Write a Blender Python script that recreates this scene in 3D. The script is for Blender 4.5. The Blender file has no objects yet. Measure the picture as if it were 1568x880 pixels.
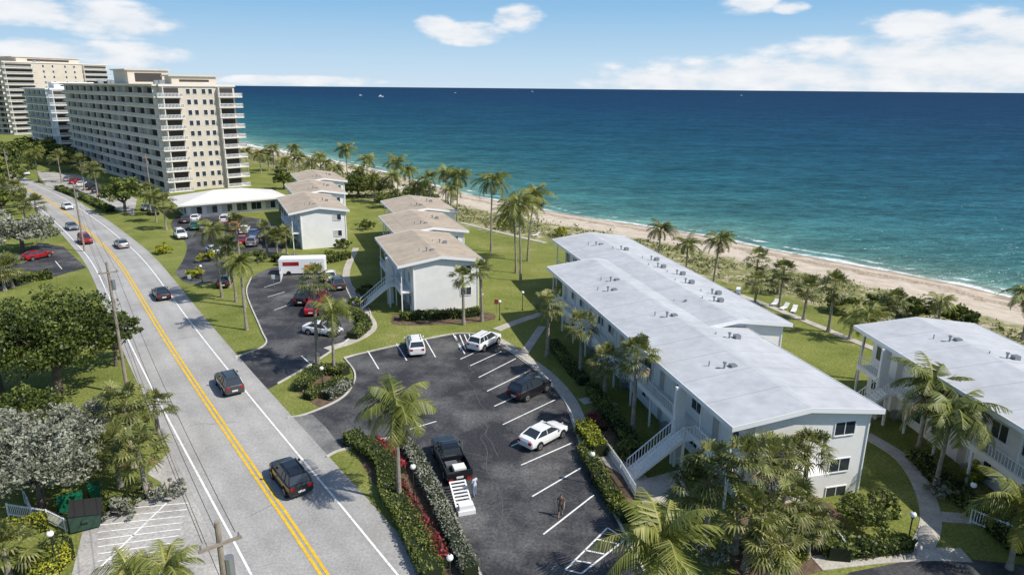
import bpy, math, random
import numpy as np
from mathutils import Matrix, Vector
random.seed(7); RNG=np.random.default_rng(7)
sc=bpy.context.scene
H=28.0; F=1045.0
# ---------------------------------------------------------------- camera
camM=Matrix.Rotation(math.radians(90-16.3),4,'X')@Matrix.Rotation(math.radians(0.53),4,'Z')
camM.translation=(0,0,H)
cd=bpy.data.cameras.new("camera"); cam=bpy.data.objects.new("camera",cd)
sc.collection.objects.link(cam); cam.matrix_world=camM
cd.sensor_width=36; cd.lens=24.0; cd.clip_start=.5; cd.clip_end=60000
sc.camera=cam
R3=camM.to_3x3()
def ray(u,v): return R3@Vector(((u-784)/F,(440-v)/F,-1))
def G(u,v,z=0.0):           # photogrammetric survey point on level z (metres)
    d=ray(u,v); t=(z-H)/d.z
    return Vector((d.x*t,d.y*t,z))
def HT(ub,vb,vc):
    p=G(ub,vb); d=ray(ub,vc); return H+p.y*d.z/d.y
# ---------------------------------------------------------------- materials
MATS={}
def nd(nt,t,**k):
    n=nt.nodes.new(t)
    for a,b in k.items(): setattr(n,a,b)
    return n
def mat(name,c1,c2=None,scale=1.0,rough=.8,bump=0,bscale=None,spec=.3,metal=0,lo=.35,hi=.65,fine=0,fa=.2):
    if name in MATS: return MATS[name]
    m=bpy.data.materials.new(name); m.use_nodes=True; nt=m.node_tree
    b=nt.nodes['Principled BSDF']; b.inputs['Roughness'].default_value=rough
    b.inputs['Specular IOR Level'].default_value=spec; b.inputs['Metallic'].default_value=metal
    if c2 is None: b.inputs['Base Color'].default_value=(*c1,1)
    g=nd(nt,'ShaderNodeNewGeometry')
    if c2 is not None:
        n=nd(nt,'ShaderNodeTexNoise'); n.inputs['Scale'].default_value=scale; n.inputs['Detail'].default_value=6; n.inputs['Roughness'].default_value=.68
        nt.links.new(g.outputs['Position'],n.inputs['Vector'])
        r=nd(nt,'ShaderNodeValToRGB'); r.color_ramp.elements[0].position=lo; r.color_ramp.elements[1].position=hi
        r.color_ramp.elements[0].color=(*c1,1); r.color_ramp.elements[1].color=(*c2,1)
        nt.links.new(n.outputs['Fac'],r.inputs['Fac'])
        out=r.outputs['Color']
        if fine:
            n2=nd(nt,'ShaderNodeTexNoise'); n2.inputs['Scale'].default_value=fine; n2.inputs['Detail'].default_value=3
            nt.links.new(g.outputs['Position'],n2.inputs['Vector'])
            mr=nd(nt,'ShaderNodeMapRange'); mr.inputs['From Min'].default_value=.3; mr.inputs['From Max'].default_value=.7
            mr.inputs['To Min'].default_value=1-fa; mr.inputs['To Max'].default_value=1+fa
            nt.links.new(n2.outputs['Fac'],mr.inputs['Value'])
            vm=nd(nt,'ShaderNodeVectorMath',operation='SCALE'); nt.links.new(out,vm.inputs[0]); nt.links.new(mr.outputs[0],vm.inputs['Scale']); out=vm.outputs[0]
        nt.links.new(out,b.inputs['Base Color'])
    if bump:
        n=nd(nt,'ShaderNodeTexNoise'); n.inputs['Scale'].default_value=bscale or scale*8; n.inputs['Detail'].default_value=3
        nt.links.new(g.outputs['Position'],n.inputs['Vector'])
        bp=nd(nt,'ShaderNodeBump'); bp.inputs['Strength'].default_value=bump; bp.inputs['Distance'].default_value=.1
        nt.links.new(n.outputs['Fac'],bp.inputs['Height']); nt.links.new(bp.outputs['Normal'],b.inputs['Normal'])
    MATS[name]=m; return m
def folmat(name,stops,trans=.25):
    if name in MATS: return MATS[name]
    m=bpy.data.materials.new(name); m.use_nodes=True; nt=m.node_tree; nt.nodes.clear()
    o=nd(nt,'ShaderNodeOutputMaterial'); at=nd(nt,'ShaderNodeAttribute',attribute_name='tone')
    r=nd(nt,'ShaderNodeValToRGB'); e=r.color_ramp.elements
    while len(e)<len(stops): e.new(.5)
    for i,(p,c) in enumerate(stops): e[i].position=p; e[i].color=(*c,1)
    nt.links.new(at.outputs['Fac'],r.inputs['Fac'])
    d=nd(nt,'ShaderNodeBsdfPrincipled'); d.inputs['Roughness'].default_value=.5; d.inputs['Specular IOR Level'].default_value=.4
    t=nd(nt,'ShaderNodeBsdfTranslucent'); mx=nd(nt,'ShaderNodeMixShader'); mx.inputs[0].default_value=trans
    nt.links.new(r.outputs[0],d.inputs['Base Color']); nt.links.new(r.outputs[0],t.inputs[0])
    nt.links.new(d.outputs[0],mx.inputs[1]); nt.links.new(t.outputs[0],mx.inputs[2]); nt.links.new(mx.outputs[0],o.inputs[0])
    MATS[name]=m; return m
WHITE=mat('white_stucco',(.74,.73,.70),(.83,.82,.79),.5,.85,.1,30)
CREAM=mat('cream_stucco',(.56,.49,.40),(.64,.57,.48),.3,.85)
TAN=mat('tan_stucco',(.42,.35,.27),(.48,.41,.32),.3,.85)
TRIM=mat('white_trim',(.8,.8,.8),rough=.5)
CREAMTRIM=mat('cream_trim',(.72,.67,.60),rough=.6)
CONC=mat('concrete',(.38,.35,.30),(.53,.49,.43),.8,.9,.2,20,fine=8)
CURB=mat('kerb_concrete',(.44,.42,.38),(.59,.56,.51),1.0,.9)
LOT=mat('sealed_asphalt',(.038,.038,.042),(.165,.16,.155),.17,.7,.4,14,lo=.44,hi=.72,fine=5,fa=.35)
OLDLOT=mat('worn_asphalt',(.30,.285,.265),(.48,.455,.42),.25,.9,.3,14,fine=5)
PAINT=mat('white_road_paint',(.5,.5,.49),(.82,.82,.8),3,.7,lo=.34,hi=.48)
YEL=mat('yellow_road_paint',(.60,.37,.03),(.80,.53,.04),2,.7)
GLASS=mat('window_glass',(.03,.04,.05),rough=.08,spec=.8)
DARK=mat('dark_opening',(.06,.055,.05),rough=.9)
DOOR=mat('door_paint',(.45,.42,.38),rough=.5)
WOOD=mat('pole_wood',(.22,.18,.14),(.34,.29,.23),2,.9)
BARK=mat('palm_bark',(.22,.19,.15),(.38,.34,.28),3,.95,.6,20)
TBARK=mat('tree_bark',(.09,.07,.055),(.18,.15,.12),3,.95)
METAL=mat('grey_metal',(.30,.31,.32),rough=.4,metal=.5)
BLACKM=mat('black_metal',(.03,.03,.03),rough=.5)
HCORE=mat('hedge_core',(.018,.026,.01),rough=1)  # near-black fill colour, shade inside the hedges
MULCH=mat('mulch_bed',(.09,.058,.038),(.19,.135,.09),2,.95,.4,20)
def roofmat(name,a,b,line,sp):
    m=mat(name,a,b,.35,.75,fine=1.2,fa=.06); nt=m.node_tree; bs=nt.nodes['Principled BSDF']
    src=bs.inputs['Base Color'].links[0].from_socket
    tc=nd(nt,'ShaderNodeTexCoord'); sx=nd(nt,'ShaderNodeSeparateXYZ'); nt.links.new(tc.outputs['Object'],sx.inputs[0])
    def lines(sock,sp,wd):
        f=nd(nt,'ShaderNodeMath',operation='PINGPONG'); f.inputs[1].default_value=sp/2; nt.links.new(sock,f.inputs[0])
        c=nd(nt,'ShaderNodeMath',operation='LESS_THAN'); c.inputs[1].default_value=wd; nt.links.new(f.outputs[0],c.inputs[0]); return c.outputs[0]
    a1=lines(sx.outputs[1],sp,.04); a2=lines(sx.outputs[0],6.1,.03)
    mx0=nd(nt,'ShaderNodeMath',operation='MAXIMUM'); nt.links.new(a1,mx0.inputs[0]); nt.links.new(a2,mx0.inputs[1])
    ml=nd(nt,'ShaderNodeMath',operation='MULTIPLY'); ml.inputs[1].default_value=.6; nt.links.new(mx0.outputs[0],ml.inputs[0])
    mx=nd(nt,'ShaderNodeMixRGB'); mx.inputs[2].default_value=(*line,1)
    nt.links.new(ml.outputs[0],mx.inputs[0]); nt.links.new(src,mx.inputs[1]); nt.links.new(mx.outputs[0],bs.inputs['Base Color']); return m
ROOFG=roofmat('grey_roof_membrane',(.43,.44,.455),(.52,.53,.545),(.25,.26,.28),3.6)
ROOFB=roofmat('tan_roof_membrane',(.37,.30,.225),(.48,.40,.31),(.24,.19,.14),2.2)
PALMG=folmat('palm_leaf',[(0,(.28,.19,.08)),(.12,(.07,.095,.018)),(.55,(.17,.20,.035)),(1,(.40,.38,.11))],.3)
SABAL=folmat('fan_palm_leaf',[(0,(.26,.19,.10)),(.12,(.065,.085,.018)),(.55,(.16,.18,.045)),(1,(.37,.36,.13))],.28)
LEAFD=folmat('dark_leaf',[(0,(.015,.024,.004)),(.5,(.058,.085,.012)),(1,(.15,.18,.03))],.12)
LEAFM=folmat('mid_leaf',[(0,(.035,.05,.01)),(.5,(.11,.145,.026)),(1,(.25,.28,.06))],.2)
LEAFS=folmat('silver_leaf',[(0,(.08,.09,.06)),(.5,(.24,.25,.18)),(1,(.42,.42,.33))],.15)
LEAFY=folmat('lime_leaf',[(0,(.12,.14,.01)),(.5,(.34,.36,.025)),(1,(.56,.53,.06))],.25)
LEAFR=folmat('red_leaf',[(0,(.08,.08,.02)),(.4,(.30,.04,.05)),(1,(.6,.07,.10))],.25)
DUNEG=folmat('dune_leaf',[(0,(.09,.10,.03)),(.5,(.19,.21,.07)),(1,(.34,.33,.15))],.2)
# ---------------------------------------------------------------- mesh helpers
class MB:
    def __init__(s): s.v=[];s.f=[];s.m=[];s.M=None
    def add(s,vs,fs,mi=0):
        o=len(s.v)
        if s.M is not None: vs=[s.M@Vector(p) for p in vs]
        s.v+= [tuple(p) for p in vs]; s.f+=[tuple(i+o for i in f) for f in fs]; s.m+=[mi]*len(fs)
    def box(s,x0,x1,y0,y1,z0,z1,mi=0):
        s.add([(x0,y0,z0),(x1,y0,z0),(x1,y1,z0),(x0,y1,z0),(x0,y0,z1),(x1,y0,z1),(x1,y1,z1),(x0,y1,z1)],
              [(0,3,2,1),(4,5,6,7),(0,1,5,4),(1,2,6,5),(2,3,7,6),(3,0,4,7)],mi)
    def cyl(s,p0,p1,r0,r1=None,n=8,mi=0):
        r1=r0 if r1 is None else r1; p0=Vector(p0);p1=Vector(p1); d=(p1-p0).normalized()
        a=d.orthogonal().normalized(); b=d.cross(a); vs=[]
        for p,r in((p0,r0),(p1,r1)):
            for i in range(n):
                t=2*math.pi*i/n; vs.append(p+a*r*math.cos(t)+b*r*math.sin(t))
        s.add(vs,[(i,(i+1)%n,n+(i+1)%n,n+i) for i in range(n)]+[tuple(range(n))[::-1],tuple(range(n,2*n))],mi)
    def prof(s,pts,y0,y1,mi=0):   # xz profile extruded along y
        n=len(pts); vs=[(x,y0,z) for x,z in pts]+[(x,y1,z) for x,z in pts]
        s.add(vs,[(i,(i+1)%n,n+(i+1)%n,n+i) for i in range(n)]+[tuple(range(n))[::-1],tuple(range(n,2*n))],mi)
    def sph(s,c,r,n=8,mi=0,sz=1.0):
        vs=[];fs=[]
        for j in range(n+1):
            ph=math.pi*j/n
            for i in range(2*n):
                t=math.pi*i/n; vs.append((c[0]+r*math.sin(ph)*math.cos(t),c[1]+r*math.sin(ph)*math.sin(t),c[2]+r*sz*math.cos(ph)))
        for j in range(n):
            for i in range(2*n):
                a=j*2*n+i;b=j*2*n+(i+1)%(2*n); fs.append((a,a+2*n,b+2*n,b))
        s.add(vs,fs,mi)
    def obj(s,name,mats,parent=None,mtx=None,smooth=False,bevel=0):
        me=bpy.data.meshes.new(name); me.from_pydata(s.v,[],s.f)
        for m in mats: me.materials.append(m)
        me.polygons.foreach_set('material_index',s.m)
        if smooth: me.polygons.foreach_set('use_smooth',[True]*len(s.f))
        me.update(); ob=bpy.data.objects.new(name,me); sc.collection.objects.link(ob)
        if parent: ob.parent=parent
        if mtx is not None: ob.matrix_world=mtx
        if bevel:
            b=ob.modifiers.new('b','BEVEL'); b.width=bevel; b.segments=2; b.limit_method='ANGLE'
        return ob
def empty(name,loc=(0,0,0),rz=0):
    e=bpy.data.objects.new(name,None); sc.collection.objects.link(e)
    e.location=loc; e.rotation_euler=(0,0,rz); e.empty_display_size=1; return e
def quads_obj(name,Q,tone,mi,mats,parent=None,loc=None):
    N=len(Q); me=bpy.data.meshes.new(name)
    me.vertices.add(N*4); me.vertices.foreach_set('co',np.ascontiguousarray(Q,dtype=np.float32).ravel())
    me.loops.add(N*4); me.loops.foreach_set('vertex_index',np.arange(N*4,dtype=np.int32))
    me.polygons.add(N); me.polygons.foreach_set('loop_start',np.arange(0,N*4,4,dtype=np.int32))
    for m in mats: me.materials.append(m)
    me.polygons.foreach_set('material_index',np.asarray(mi,dtype=np.int32))
    a=me.attributes.new('tone','FLOAT','FACE'); a.data.foreach_set('value',np.asarray(tone,dtype=np.float32))
    me.update(); me.validate()
    ob=bpy.data.objects.new(name,me); sc.collection.objects.link(ob)
    if parent: ob.parent=parent
    if loc is not None: ob.location=loc
    return ob
def leafq(C,size,asp=.6,up=0.0):
    N=len(C); U=RNG.normal(size=(N,3)); U[:,2]*=(1-up*.6); U/=np.linalg.norm(U,axis=1)[:,None]
    W=RNG.normal(size=(N,3)); V=np.cross(U,W); V/=np.linalg.norm(V,axis=1)[:,None]
    s=(size*RNG.uniform(.6,1.35,N))[:,None]; U=U*s; V=V*s*asp
    return np.stack([C-U,C-V*.9+U*.1,C+U,C+V*.9+U*.1],1)
def smooth_pts(pts,k=6):
    pts=[Vector(p) for p in pts]
    if len(pts)<3: return pts
    P=[pts[0]*2-pts[1]]+pts+[pts[-1]*2-pts[-2]]; out=[]
    for i in range(1,len(P)-2):
        for j in range(k):
            t=j/k; a,b,c,d=P[i-1:i+3]
            out.append(.5*((2*b)+(c-a)*t+(2*a-5*b+4*c-d)*t*t+(3*b-a-3*c+d)*t**3))
    out.append(pts[-1]); return out
def offs(pts,o):
    out=[]
    for i,p in enumerate(pts):
        a=pts[max(0,i-1)];b=pts[min(len(pts)-1,i+1)]; d=(b-a); d.z=0; d.normalize()
        out.append(Vector((p.x+d.y*o,p.y-d.x*o,p.z)))
    return out
def ribbon(mb,pts,w,z0,z1=None,mi=0,off=0):
    L=offs(pts,off-w/2); R=offs(pts,off+w/2); n=len(pts)
    if z1 is None:
        mb.add([(p.x,p.y,z0) for p in L]+[(p.x,p.y,z0) for p in R],[(i,n+i,n+i+1,i+1) for i in range(n-1)],mi)
    else:
        vs=[(p.x,p.y,z1) for p in L]+[(p.x,p.y,z1) for p in R]+[(p.x,p.y,z0) for p in L]+[(p.x,p.y,z0) for p in R]
        fs=[]
        for i in range(n-1): fs+=[(i,n+i,n+i+1,i+1),(2*n+i,i,i+1,2*n+i+1),(n+i,3*n+i,3*n+i+1,n+i+1)]
        fs+=[(0,2*n,3*n,n),(n-1,2*n-1,4*n-1,3*n-1)]
        mb.add(vs,fs,mi)
def flat(name,px,z,m,smooth=False):
    P=[G(u,v) for u,v in px]
    if smooth:
        P=smooth_pts(P+[P[0]],4)[:-1]
    mb=MB(); mb.add([(p.x,p.y,z) for p in P],[tuple(range(len(P)))]); o=mb.obj(name,[m])
    if o.data.polygons[0].normal.z<0: o.data.flip_normals()
    return o
# ---------------------------------------------------------------- shoreline + terrain + sea
SEA=-1.5
spx=[(1568,463),(1480,440),(1380,420),(1280,402),(1180,383),(1080,362),(980,346),(900,334),(830,322),(765,309),(700,295),(630,276),(560,257),(480,241),(390,224)]
SH=[G(u,v,SEA) for u,v in spx]
d0=(SH[0]-SH[2]).normalized(); d1=(SH[-1]-SH[-4]).normalized()
SH=[SH[0]+d0*30000,SH[0]+d0*300]+SH+[SH[-1]+d1*600,SH[-1]+d1*30000]
SHn=np.array([(p.x,p.y) for p in SH])
def shore_d(X,Y):
    P=np.stack([X,Y],-1); best=np.full(X.shape,1e18); sg=np.zeros(X.shape)
    for a,b in zip(SHn[:-1],SHn[1:]):
        ab=b-a; t=np.clip(((P-a)@ab)/(ab@ab),0,1); q=P-(a+t[...,None]*ab); dd=(q**2).sum(-1)
        cr=ab[0]*(P[...,1]-a[1])-ab[1]*(P[...,0]-a[0])
        u=dd<best-1e-9; best=np.where(u,dd,best); sg=np.where(u,np.sign(cr),sg)
    return np.sqrt(best)*sg
def axis(lo,hi,st,ext):
    c=list(np.arange(lo,hi,st)); s=st; x=hi; r=[]
    while x<ext: r.append(x); s*=1.35; x+=s
    r.append(ext); s=st; x=lo; l=[]
    while x>-ext: s*=1.35; x-=s; l.append(max(x,-ext))
    return np.array(sorted(set(l+c+r)))
xs=axis(-150,110,2.5,30000); ys=axis(10,240,2.5,30000)
XX,YY=np.meshgrid(xs,ys); D=shore_d(XX,YY)
def zt(d):
    return np.where(d>30,0,np.where(d>14,-.0-.35*(30-d)/16,np.where(d>-2,-.35-1.25*(14-d)/16,np.maximum(-1.6+(d+2)*.12,-7))))
def gridobj(name,Z,m,keep=None):
    ny,nx=XX.shape; V=np.stack([XX,YY,Z],-1).reshape(-1,3)
    i=np.arange(nx-1)[None,:]+np.arange(ny-1)[:,None]*nx
    Fc=np.stack([i,i+1,i+nx+1,i+nx],-1).reshape(-1,4)
    if keep is not None:
        k=keep.reshape(-1)[Fc].any(1); Fc=Fc[k]
    me=bpy.data.meshes.new(name); me.from_pydata(V.tolist(),[],Fc.tolist())
    a=me.attributes.new('sd','FLOAT','POINT'); a.data.foreach_set('value',np.clip(D,-6000,6000).astype(np.float32).ravel())
    me.materials.append(m); me.polygons.foreach_set('use_smooth',[True]*len(me.polygons)); me.update()
    o=bpy.data.objects.new(name,me); sc.collection.objects.link(o); return o
m=bpy.data.materials.new('land'); m.use_nodes=True; nt=m.node_tree; b=nt.nodes['Principled BSDF']; b.inputs['Roughness'].default_value=.95; b.inputs['Specular IOR Level'].default_value=.1
L=nt.links.new
g=nd(nt,'ShaderNodeNewGeometry'); at=nd(nt,'ShaderNodeAttribute',attribute_name='sd')
def noise(nt,g,s,det=6,ro=.6):
    n=nd(nt,'ShaderNodeTexNoise'); n.inputs['Scale'].default_value=s; n.inputs['Detail'].default_value=det; n.inputs['Roughness'].default_value=ro; nt.links.new(g.outputs['Position'],n.inputs['Vector']); return n.outputs['Fac']
def ramp(nt,src,st):
    r=nd(nt,'ShaderNodeValToRGB'); e=r.color_ramp.elements
    while len(e)<len(st): e.new(.5)
    for i,(p,c) in enumerate(st): e[i].position=p; e[i].color=(*c,1) if len(c)==3 else c
    nt.links.new(src,r.inputs[0]); return r.outputs[0]
def mth(nt,op,a,b=None,c=None,cl=False):
    n=nd(nt,'ShaderNodeMath',operation=op,use_clamp=cl)
    for i,x in enumerate((a,b,c)):
        if x is None: continue
        if isinstance(x,(int,float)): n.inputs[i].default_value=x
        else: nt.links.new(x,n.inputs[i])
    return n.outputs[0]
def mr(nt,x,a,b_,c=0,d=1,sm=True):
    n=nd(nt,'ShaderNodeMapRange'); n.interpolation_type='SMOOTHSTEP' if sm else 'LINEAR'
    nt.links.new(x,n.inputs[0]); 
    for i,k in enumerate((a,b_,c,d)): n.inputs[i+1].default_value=k
    return n.outputs[0]
def mixc(nt,f,a,b_):
    n=nd(nt,'ShaderNodeMixRGB')
    if isinstance(f,(int,float)): n.inputs[0].default_value=f
    else: nt.links.new(f,n.inputs[0])
    for i,x in((1,a),(2,b_)):
        if isinstance(x,tuple): n.inputs[i].default_value=(*x,1)
        else: nt.links.new(x,n.inputs[i])
    return n.outputs[0]
grass=ramp(nt,noise(nt,g,.13,7,.75),[(.28,(.10,.125,.03)),(.43,(.165,.19,.045)),(.58,(.22,.235,.065)),(.74,(.34,.30,.16))])
fn=mr(nt,noise(nt,g,4.5,4,.75),.32,.68,.55,1.4,False)
vm=nd(nt,'ShaderNodeVectorMath',operation='SCALE'); L(grass,vm.inputs[0]); L(fn,vm.inputs['Scale']); grass=vm.outputs[0]
sand=ramp(nt,noise(nt,g,.5,7,.75),[(.3,(.42,.345,.265)),(.6,(.60,.52,.42)),(.8,(.67,.60,.50))])
sn=mth(nt,'ADD',at.outputs['Fac'],mth(nt,'MULTIPLY_ADD',noise(nt,g,.25,4),8,-4))
weed=mth(nt,'MULTIPLY',mth(nt,'MULTIPLY',mr(nt,sn,3,4.5),mr(nt,sn,8,6)),mr(nt,noise(nt,g,2.5,5,.8),.42,.55),cl=True)
sand=mixc(nt,mth(nt,'MULTIPLY',weed,.75),sand,(.19,.125,.07))
sand=mixc(nt,mr(nt,sn,2.5,0),sand,(.34,.27,.20))
dune=ramp(nt,noise(nt,g,.5,7,.72),[(.40,(.52,.44,.34)),(.48,(.26,.25,.11)),(.7,(.14,.16,.055))])
c=mixc(nt,mr(nt,sn,15,18),sand,dune); c=mixc(nt,mr(nt,sn,30,34),c,grass)
L(c,b.inputs['Base Color'])
bp=nd(nt,'ShaderNodeBump'); bp.inputs['Strength'].default_value=.6; bp.inputs['Distance'].default_value=.15; L(noise(nt,g,4,4,.7),bp.inputs['Height']); L(bp.outputs[0],b.inputs['Normal'])
gridobj('ground',zt(D),m)
# sea
m=bpy.data.materials.new('sea_water'); m.use_nodes=True; nt=m.node_tree; L=nt.links.new; nt.nodes.clear()
o=nd(nt,'ShaderNodeOutputMaterial'); g=nd(nt,'ShaderNodeNewGeometry'); at=nd(nt,'ShaderNodeAttribute',attribute_name='sd')
off=mth(nt,'MULTIPLY',at.outputs['Fac'],-1.0)
mp=nd(nt,'ShaderNodeMapping'); mp.inputs['Rotation'].default_value=(0,0,math.radians(-20)); mp.inputs['Scale'].default_value=(.45,1,1); L(g.outputs['Position'],mp.inputs[0])
def nz(s,det=6,ro=.6):
    n=nd(nt,'ShaderNodeTexNoise'); n.inputs['Scale'].default_value=s; n.inputs['Detail'].default_value=det; n.inputs['Roughness'].default_value=ro; L(mp.outputs[0],n.inputs[0]); return n.outputs[0]
lg=mth(nt,'LOGARITHM',mth(nt,'MAXIMUM',mth(nt,'ADD',off,mth(nt,'MULTIPLY_ADD',nz(.02,4),50,-22)),1.0),10.0)
f=mth(nt,'DIVIDE',lg,3.6)
col=ramp(nt,f,[(.0,(.28,.35,.29)),(.26,(.12,.24,.205)),(.40,(.050,.155,.155)),(.53,(.022,.100,.130)),(.66,(.012,.064,.108)),(.82,(.009,.040,.089)),(1,(.009,.033,.078))])
v=mr(nt,nz(.32,6,.8),.34,.66,.5,1.5,False)
v2=mr(nt,nz(.035,5,.7),.32,.68,.74,1.26,False)
vm=nd(nt,'ShaderNodeVectorMath',operation='SCALE'); L(col,vm.inputs[0]); L(mth(nt,'MULTIPLY',v,v2),vm.inputs['Scale'])
off2=mth(nt,'ADD',off,mth(nt,'MULTIPLY_ADD',noise(nt,g,.07,4),8,-4))
f1=mth(nt,'MULTIPLY',mr(nt,off2,2.6,.8),mr(nt,nz(.9,5,.75),.35,.5))
f2=mth(nt,'MULTIPLY',mth(nt,'MULTIPLY',mr(nt,off2,4.2,4.8),mr(nt,off2,6.2,5.2)),mr(nt,nz(.4,6,.75),.5,.6))
wc=mth(nt,'MULTIPLY',mr(nt,nz(.33,7,.8),.67,.72),.65)
foam=mth(nt,'MAXIMUM',mth(nt,'MAXIMUM',f1,mth(nt,'MULTIPLY',f2,.8)),wc,cl=True)
cc=mixc(nt,foam,vm.outputs[0],(.8,.82,.82))
df=nd(nt,'ShaderNodeBsdfDiffuse'); L(cc,df.inputs[0]); gl=nd(nt,'ShaderNodeBsdfGlossy'); gl.inputs['Roughness'].default_value=.2; gl.inputs[0].default_value=(.7,.88,1,1)
hh=mth(nt,'ADD',mth(nt,'MULTIPLY',nz(.3,5,.7),1.3),mth(nt,'MULTIPLY',nz(.06,3),2.4))
bp=nd(nt,'ShaderNodeBump'); bp.inputs['Strength'].default_value=1; bp.inputs['Distance'].default_value=1.1; L(hh,bp.inputs['Height']); L(bp.outputs[0],gl.inputs['Normal']); L(bp.outputs[0],df.inputs['Normal'])
mx=nd(nt,'ShaderNodeMixShader'); mx.inputs[0].default_value=.05; L(df.outputs[0],mx.inputs[1]); L(gl.outputs[0],mx.inputs[2]); L(mx.outputs[0],o.inputs[0])
gridobj('sea_water',np.full(D.shape,SEA),m,keep=D<12)
# ---------------------------------------------------------------- roads & paving
cl=[(497,880),(440,795),(400,737),(300,590),(242,500),(185,406),(150,368),(112,335),(60,299),(0,272)]
C=[G(u,v) for u,v in cl]
dd0=(C[0]-C[1]).normalized(); dd1=(C[-1]-C[-2]).normalized()
C=[C[0]+dd0*k for k in (72,60,48,36,24,12)]+C+[C[-1]+dd1*k for k in (30,70,120,200,320)]
CL=smooth_pts(C,8)
m=mat('road_asphalt',(.31,.30,.285),(.42,.41,.39),.12,.85,.3,18,fine=6,fa=.16)
nt=m.node_tree; bs=nt.nodes['Principled BSDF']; src=bs.inputs['Base Color'].links[0].from_socket
ac=nd(nt,'ShaderNodeAttribute',attribute_name='across')
g=nd(nt,'ShaderNodeNewGeometry')
tr=mth(nt,'COSINE',mth(nt,'MULTIPLY',ac.outputs['Fac'],2*math.pi/1.8))     # wheel tracks ~1.8 m apart
nn=mr(nt,noise(nt,g,.4,5,.7),.35,.65,.2,1.0,False)
sc_=mth(nt,'MULTIPLY_ADD',mth(nt,'MULTIPLY',tr,nn),-.075,1.0)
vm=nd(nt,'ShaderNodeVectorMath',operation='SCALE'); nt.links.new(src,vm.inputs[0]); nt.links.new(sc_,vm.inputs['Scale']); nt.links.new(vm.outputs[0],bs.inputs['Base Color'])
mb=MB(); ribbon(mb,CL,9.9,.03,off=.45); ro=mb.obj('road',[m])
a_=ro.data.attributes.new('across','FLOAT','POINT'); a_.data.foreach_set('value',[-4.5]*len(CL)+[5.4]*len(CL))
SEAL=mat('crack_sealant',(.12,.12,.12),rough=.7)
mb=MB()
ribbon(mb,CL,.2,.045,off=-.18,mi=1); ribbon(mb,CL,.2,.045,off=.18,mi=1)
ribbon(mb,CL,.15,.045,off=-3.55); ribbon(mb,CL,.15,.045,off=3.55)
mb.obj('road_markings',[PAINT,YEL])
mb=MB(); ck=[0]
def crack(a,b,wob=.5,w=.05,z=.036):
    ck[0]+=1; z+=ck[0]%7*.0006
    d=b-a; n=max(4,int(d.length/1.2)); s=Vector((d.y,-d.x,0)).normalized(); P=[a+d*(i/n)+s*random.gauss(0,wob*.4) for i in range(n+1)]
    ribbon(mb,P,w,z)
for i in range(60,len(CL)-60,9):
    p=CL[i]; q=CL[i+1]; d=(q-p).normalized(); s=Vector((d.y,-d.x,0))
    crack(p-s*random.uniform(1,4),p+s*random.uniform(1,4)+d*random.uniform(-2,2),.3,.035)
for (a,b_) in [((600,620),(820,740)),((700,520),(760,700)),((640,700),(900,760)),((560,600),(720,560)),((420,520),(500,450)),((760,800),(930,850)),((540,640),(620,560)),((780,860),(730,640))]: crack(G(*a),G(*b_),.8,.04,.026)
mb.obj('asphalt_cracks',[SEAL])
flat('worn_shoulder_pavement',[(205,545),(250,640),(262,690),(225,725),(250,740),(185,778),(128,808),(110,880),(90,930),(420,930),(385,870),(300,700),(240,580)],.018,OLDLOT)
lot=[(527,548),(560,540),(640,522),(700,511),(748,513),(790,542),(838,580),(868,620),(885,665),(905,715),(935,775),(968,840),(1000,900),(1010,960),(760,960),(742,895),(722,850),(690,790),(655,725),(628,672),(600,668),(560,680),(520,690),(500,700),(440,640),(470,632),(520,612),(540,590),(543,570)]
flat('parking_lot_pavement',lot,.02,LOT)
flat('driveway_apron',[(436,640),(478,634),(500,655),(525,688),(492,702)],.024,mat('apron_asphalt',(.13,.13,.13),(.27,.26,.245),.5,.85,fine=5))
flat('parking_lot_pavement',[(360,548),(400,592),(425,588),(470,560),(528,522),(552,502),(568,482),(548,450),(528,425),(470,408),(425,408),(385,425),(378,450),(400,505),(406,528)],.02,LOT,True)
flat('parking_lot_pavement',[(268,418),(290,434),(345,428),(352,405),(430,388),(424,345),(360,330),(280,330),(262,345),(285,372),(282,395)],.017,LOT,True)
flat('parking_lot_pavement',[(0,400),(62,372),(98,378),(132,410),(60,430),(0,445)],.02,LOT)
flat('parking_lot_pavement',[(1270,900),(1300,876),(1380,860),(1480,855),(1600,868),(1650,920),(1270,960)],.02,LOT)
flat('driveway_pavement',[(55,262),(120,268),(210,305),(205,330),(150,312),(70,284)],.015,OLDLOT)
mb=MB(); lc=[0]
def line(a,b,w=.12,z=.034): lc[0]+=1; ribbon(mb,[G(*a),G(*b)],w,z+lc[0]%5*.002)
for a,b in [((563,537),(580,565)),((607,526),(623,552)),((651,519),(667,547)),((694,512),(712,542)),((705,550),(748,530)),((720,560),(768,538)),((733,578),(790,549)),((746,599),(812,567)),((757,622),(832,588)),((770,650),(850,612)),((783,683),(862,647)),((798,712),(876,678)),((815,760),(890,716)),((832,818),(909,758)),((527,549),(553,541)),((628,657),(668,645))]: line(a,b)
for a,b in [((866,872),(930,808)),((866,872),(890,878)),((930,808),(958,825)),((890,878),(958,825)),((880,858),(905,862)),((895,842),(925,848)),((912,825),(944,832))]: line(a,b)
for i in range(5): line((697+i*7,514-i),(706+i*7,536-i*1.3))
for i in range(9): line((150,870-i*11),(265+i*3,850-i*10),.1)
line((150,872),(255,770));
for a,b in [((462,545),(478,560)),((405,440),(430,432)),((410,455),(436,447)),((420,475),(445,466)),((60,425),(75,412)),((95,412),(85,400))]: line(a,b)
mb.obj('parking_stall_markings',[PAINT])
mb=MB()
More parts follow.
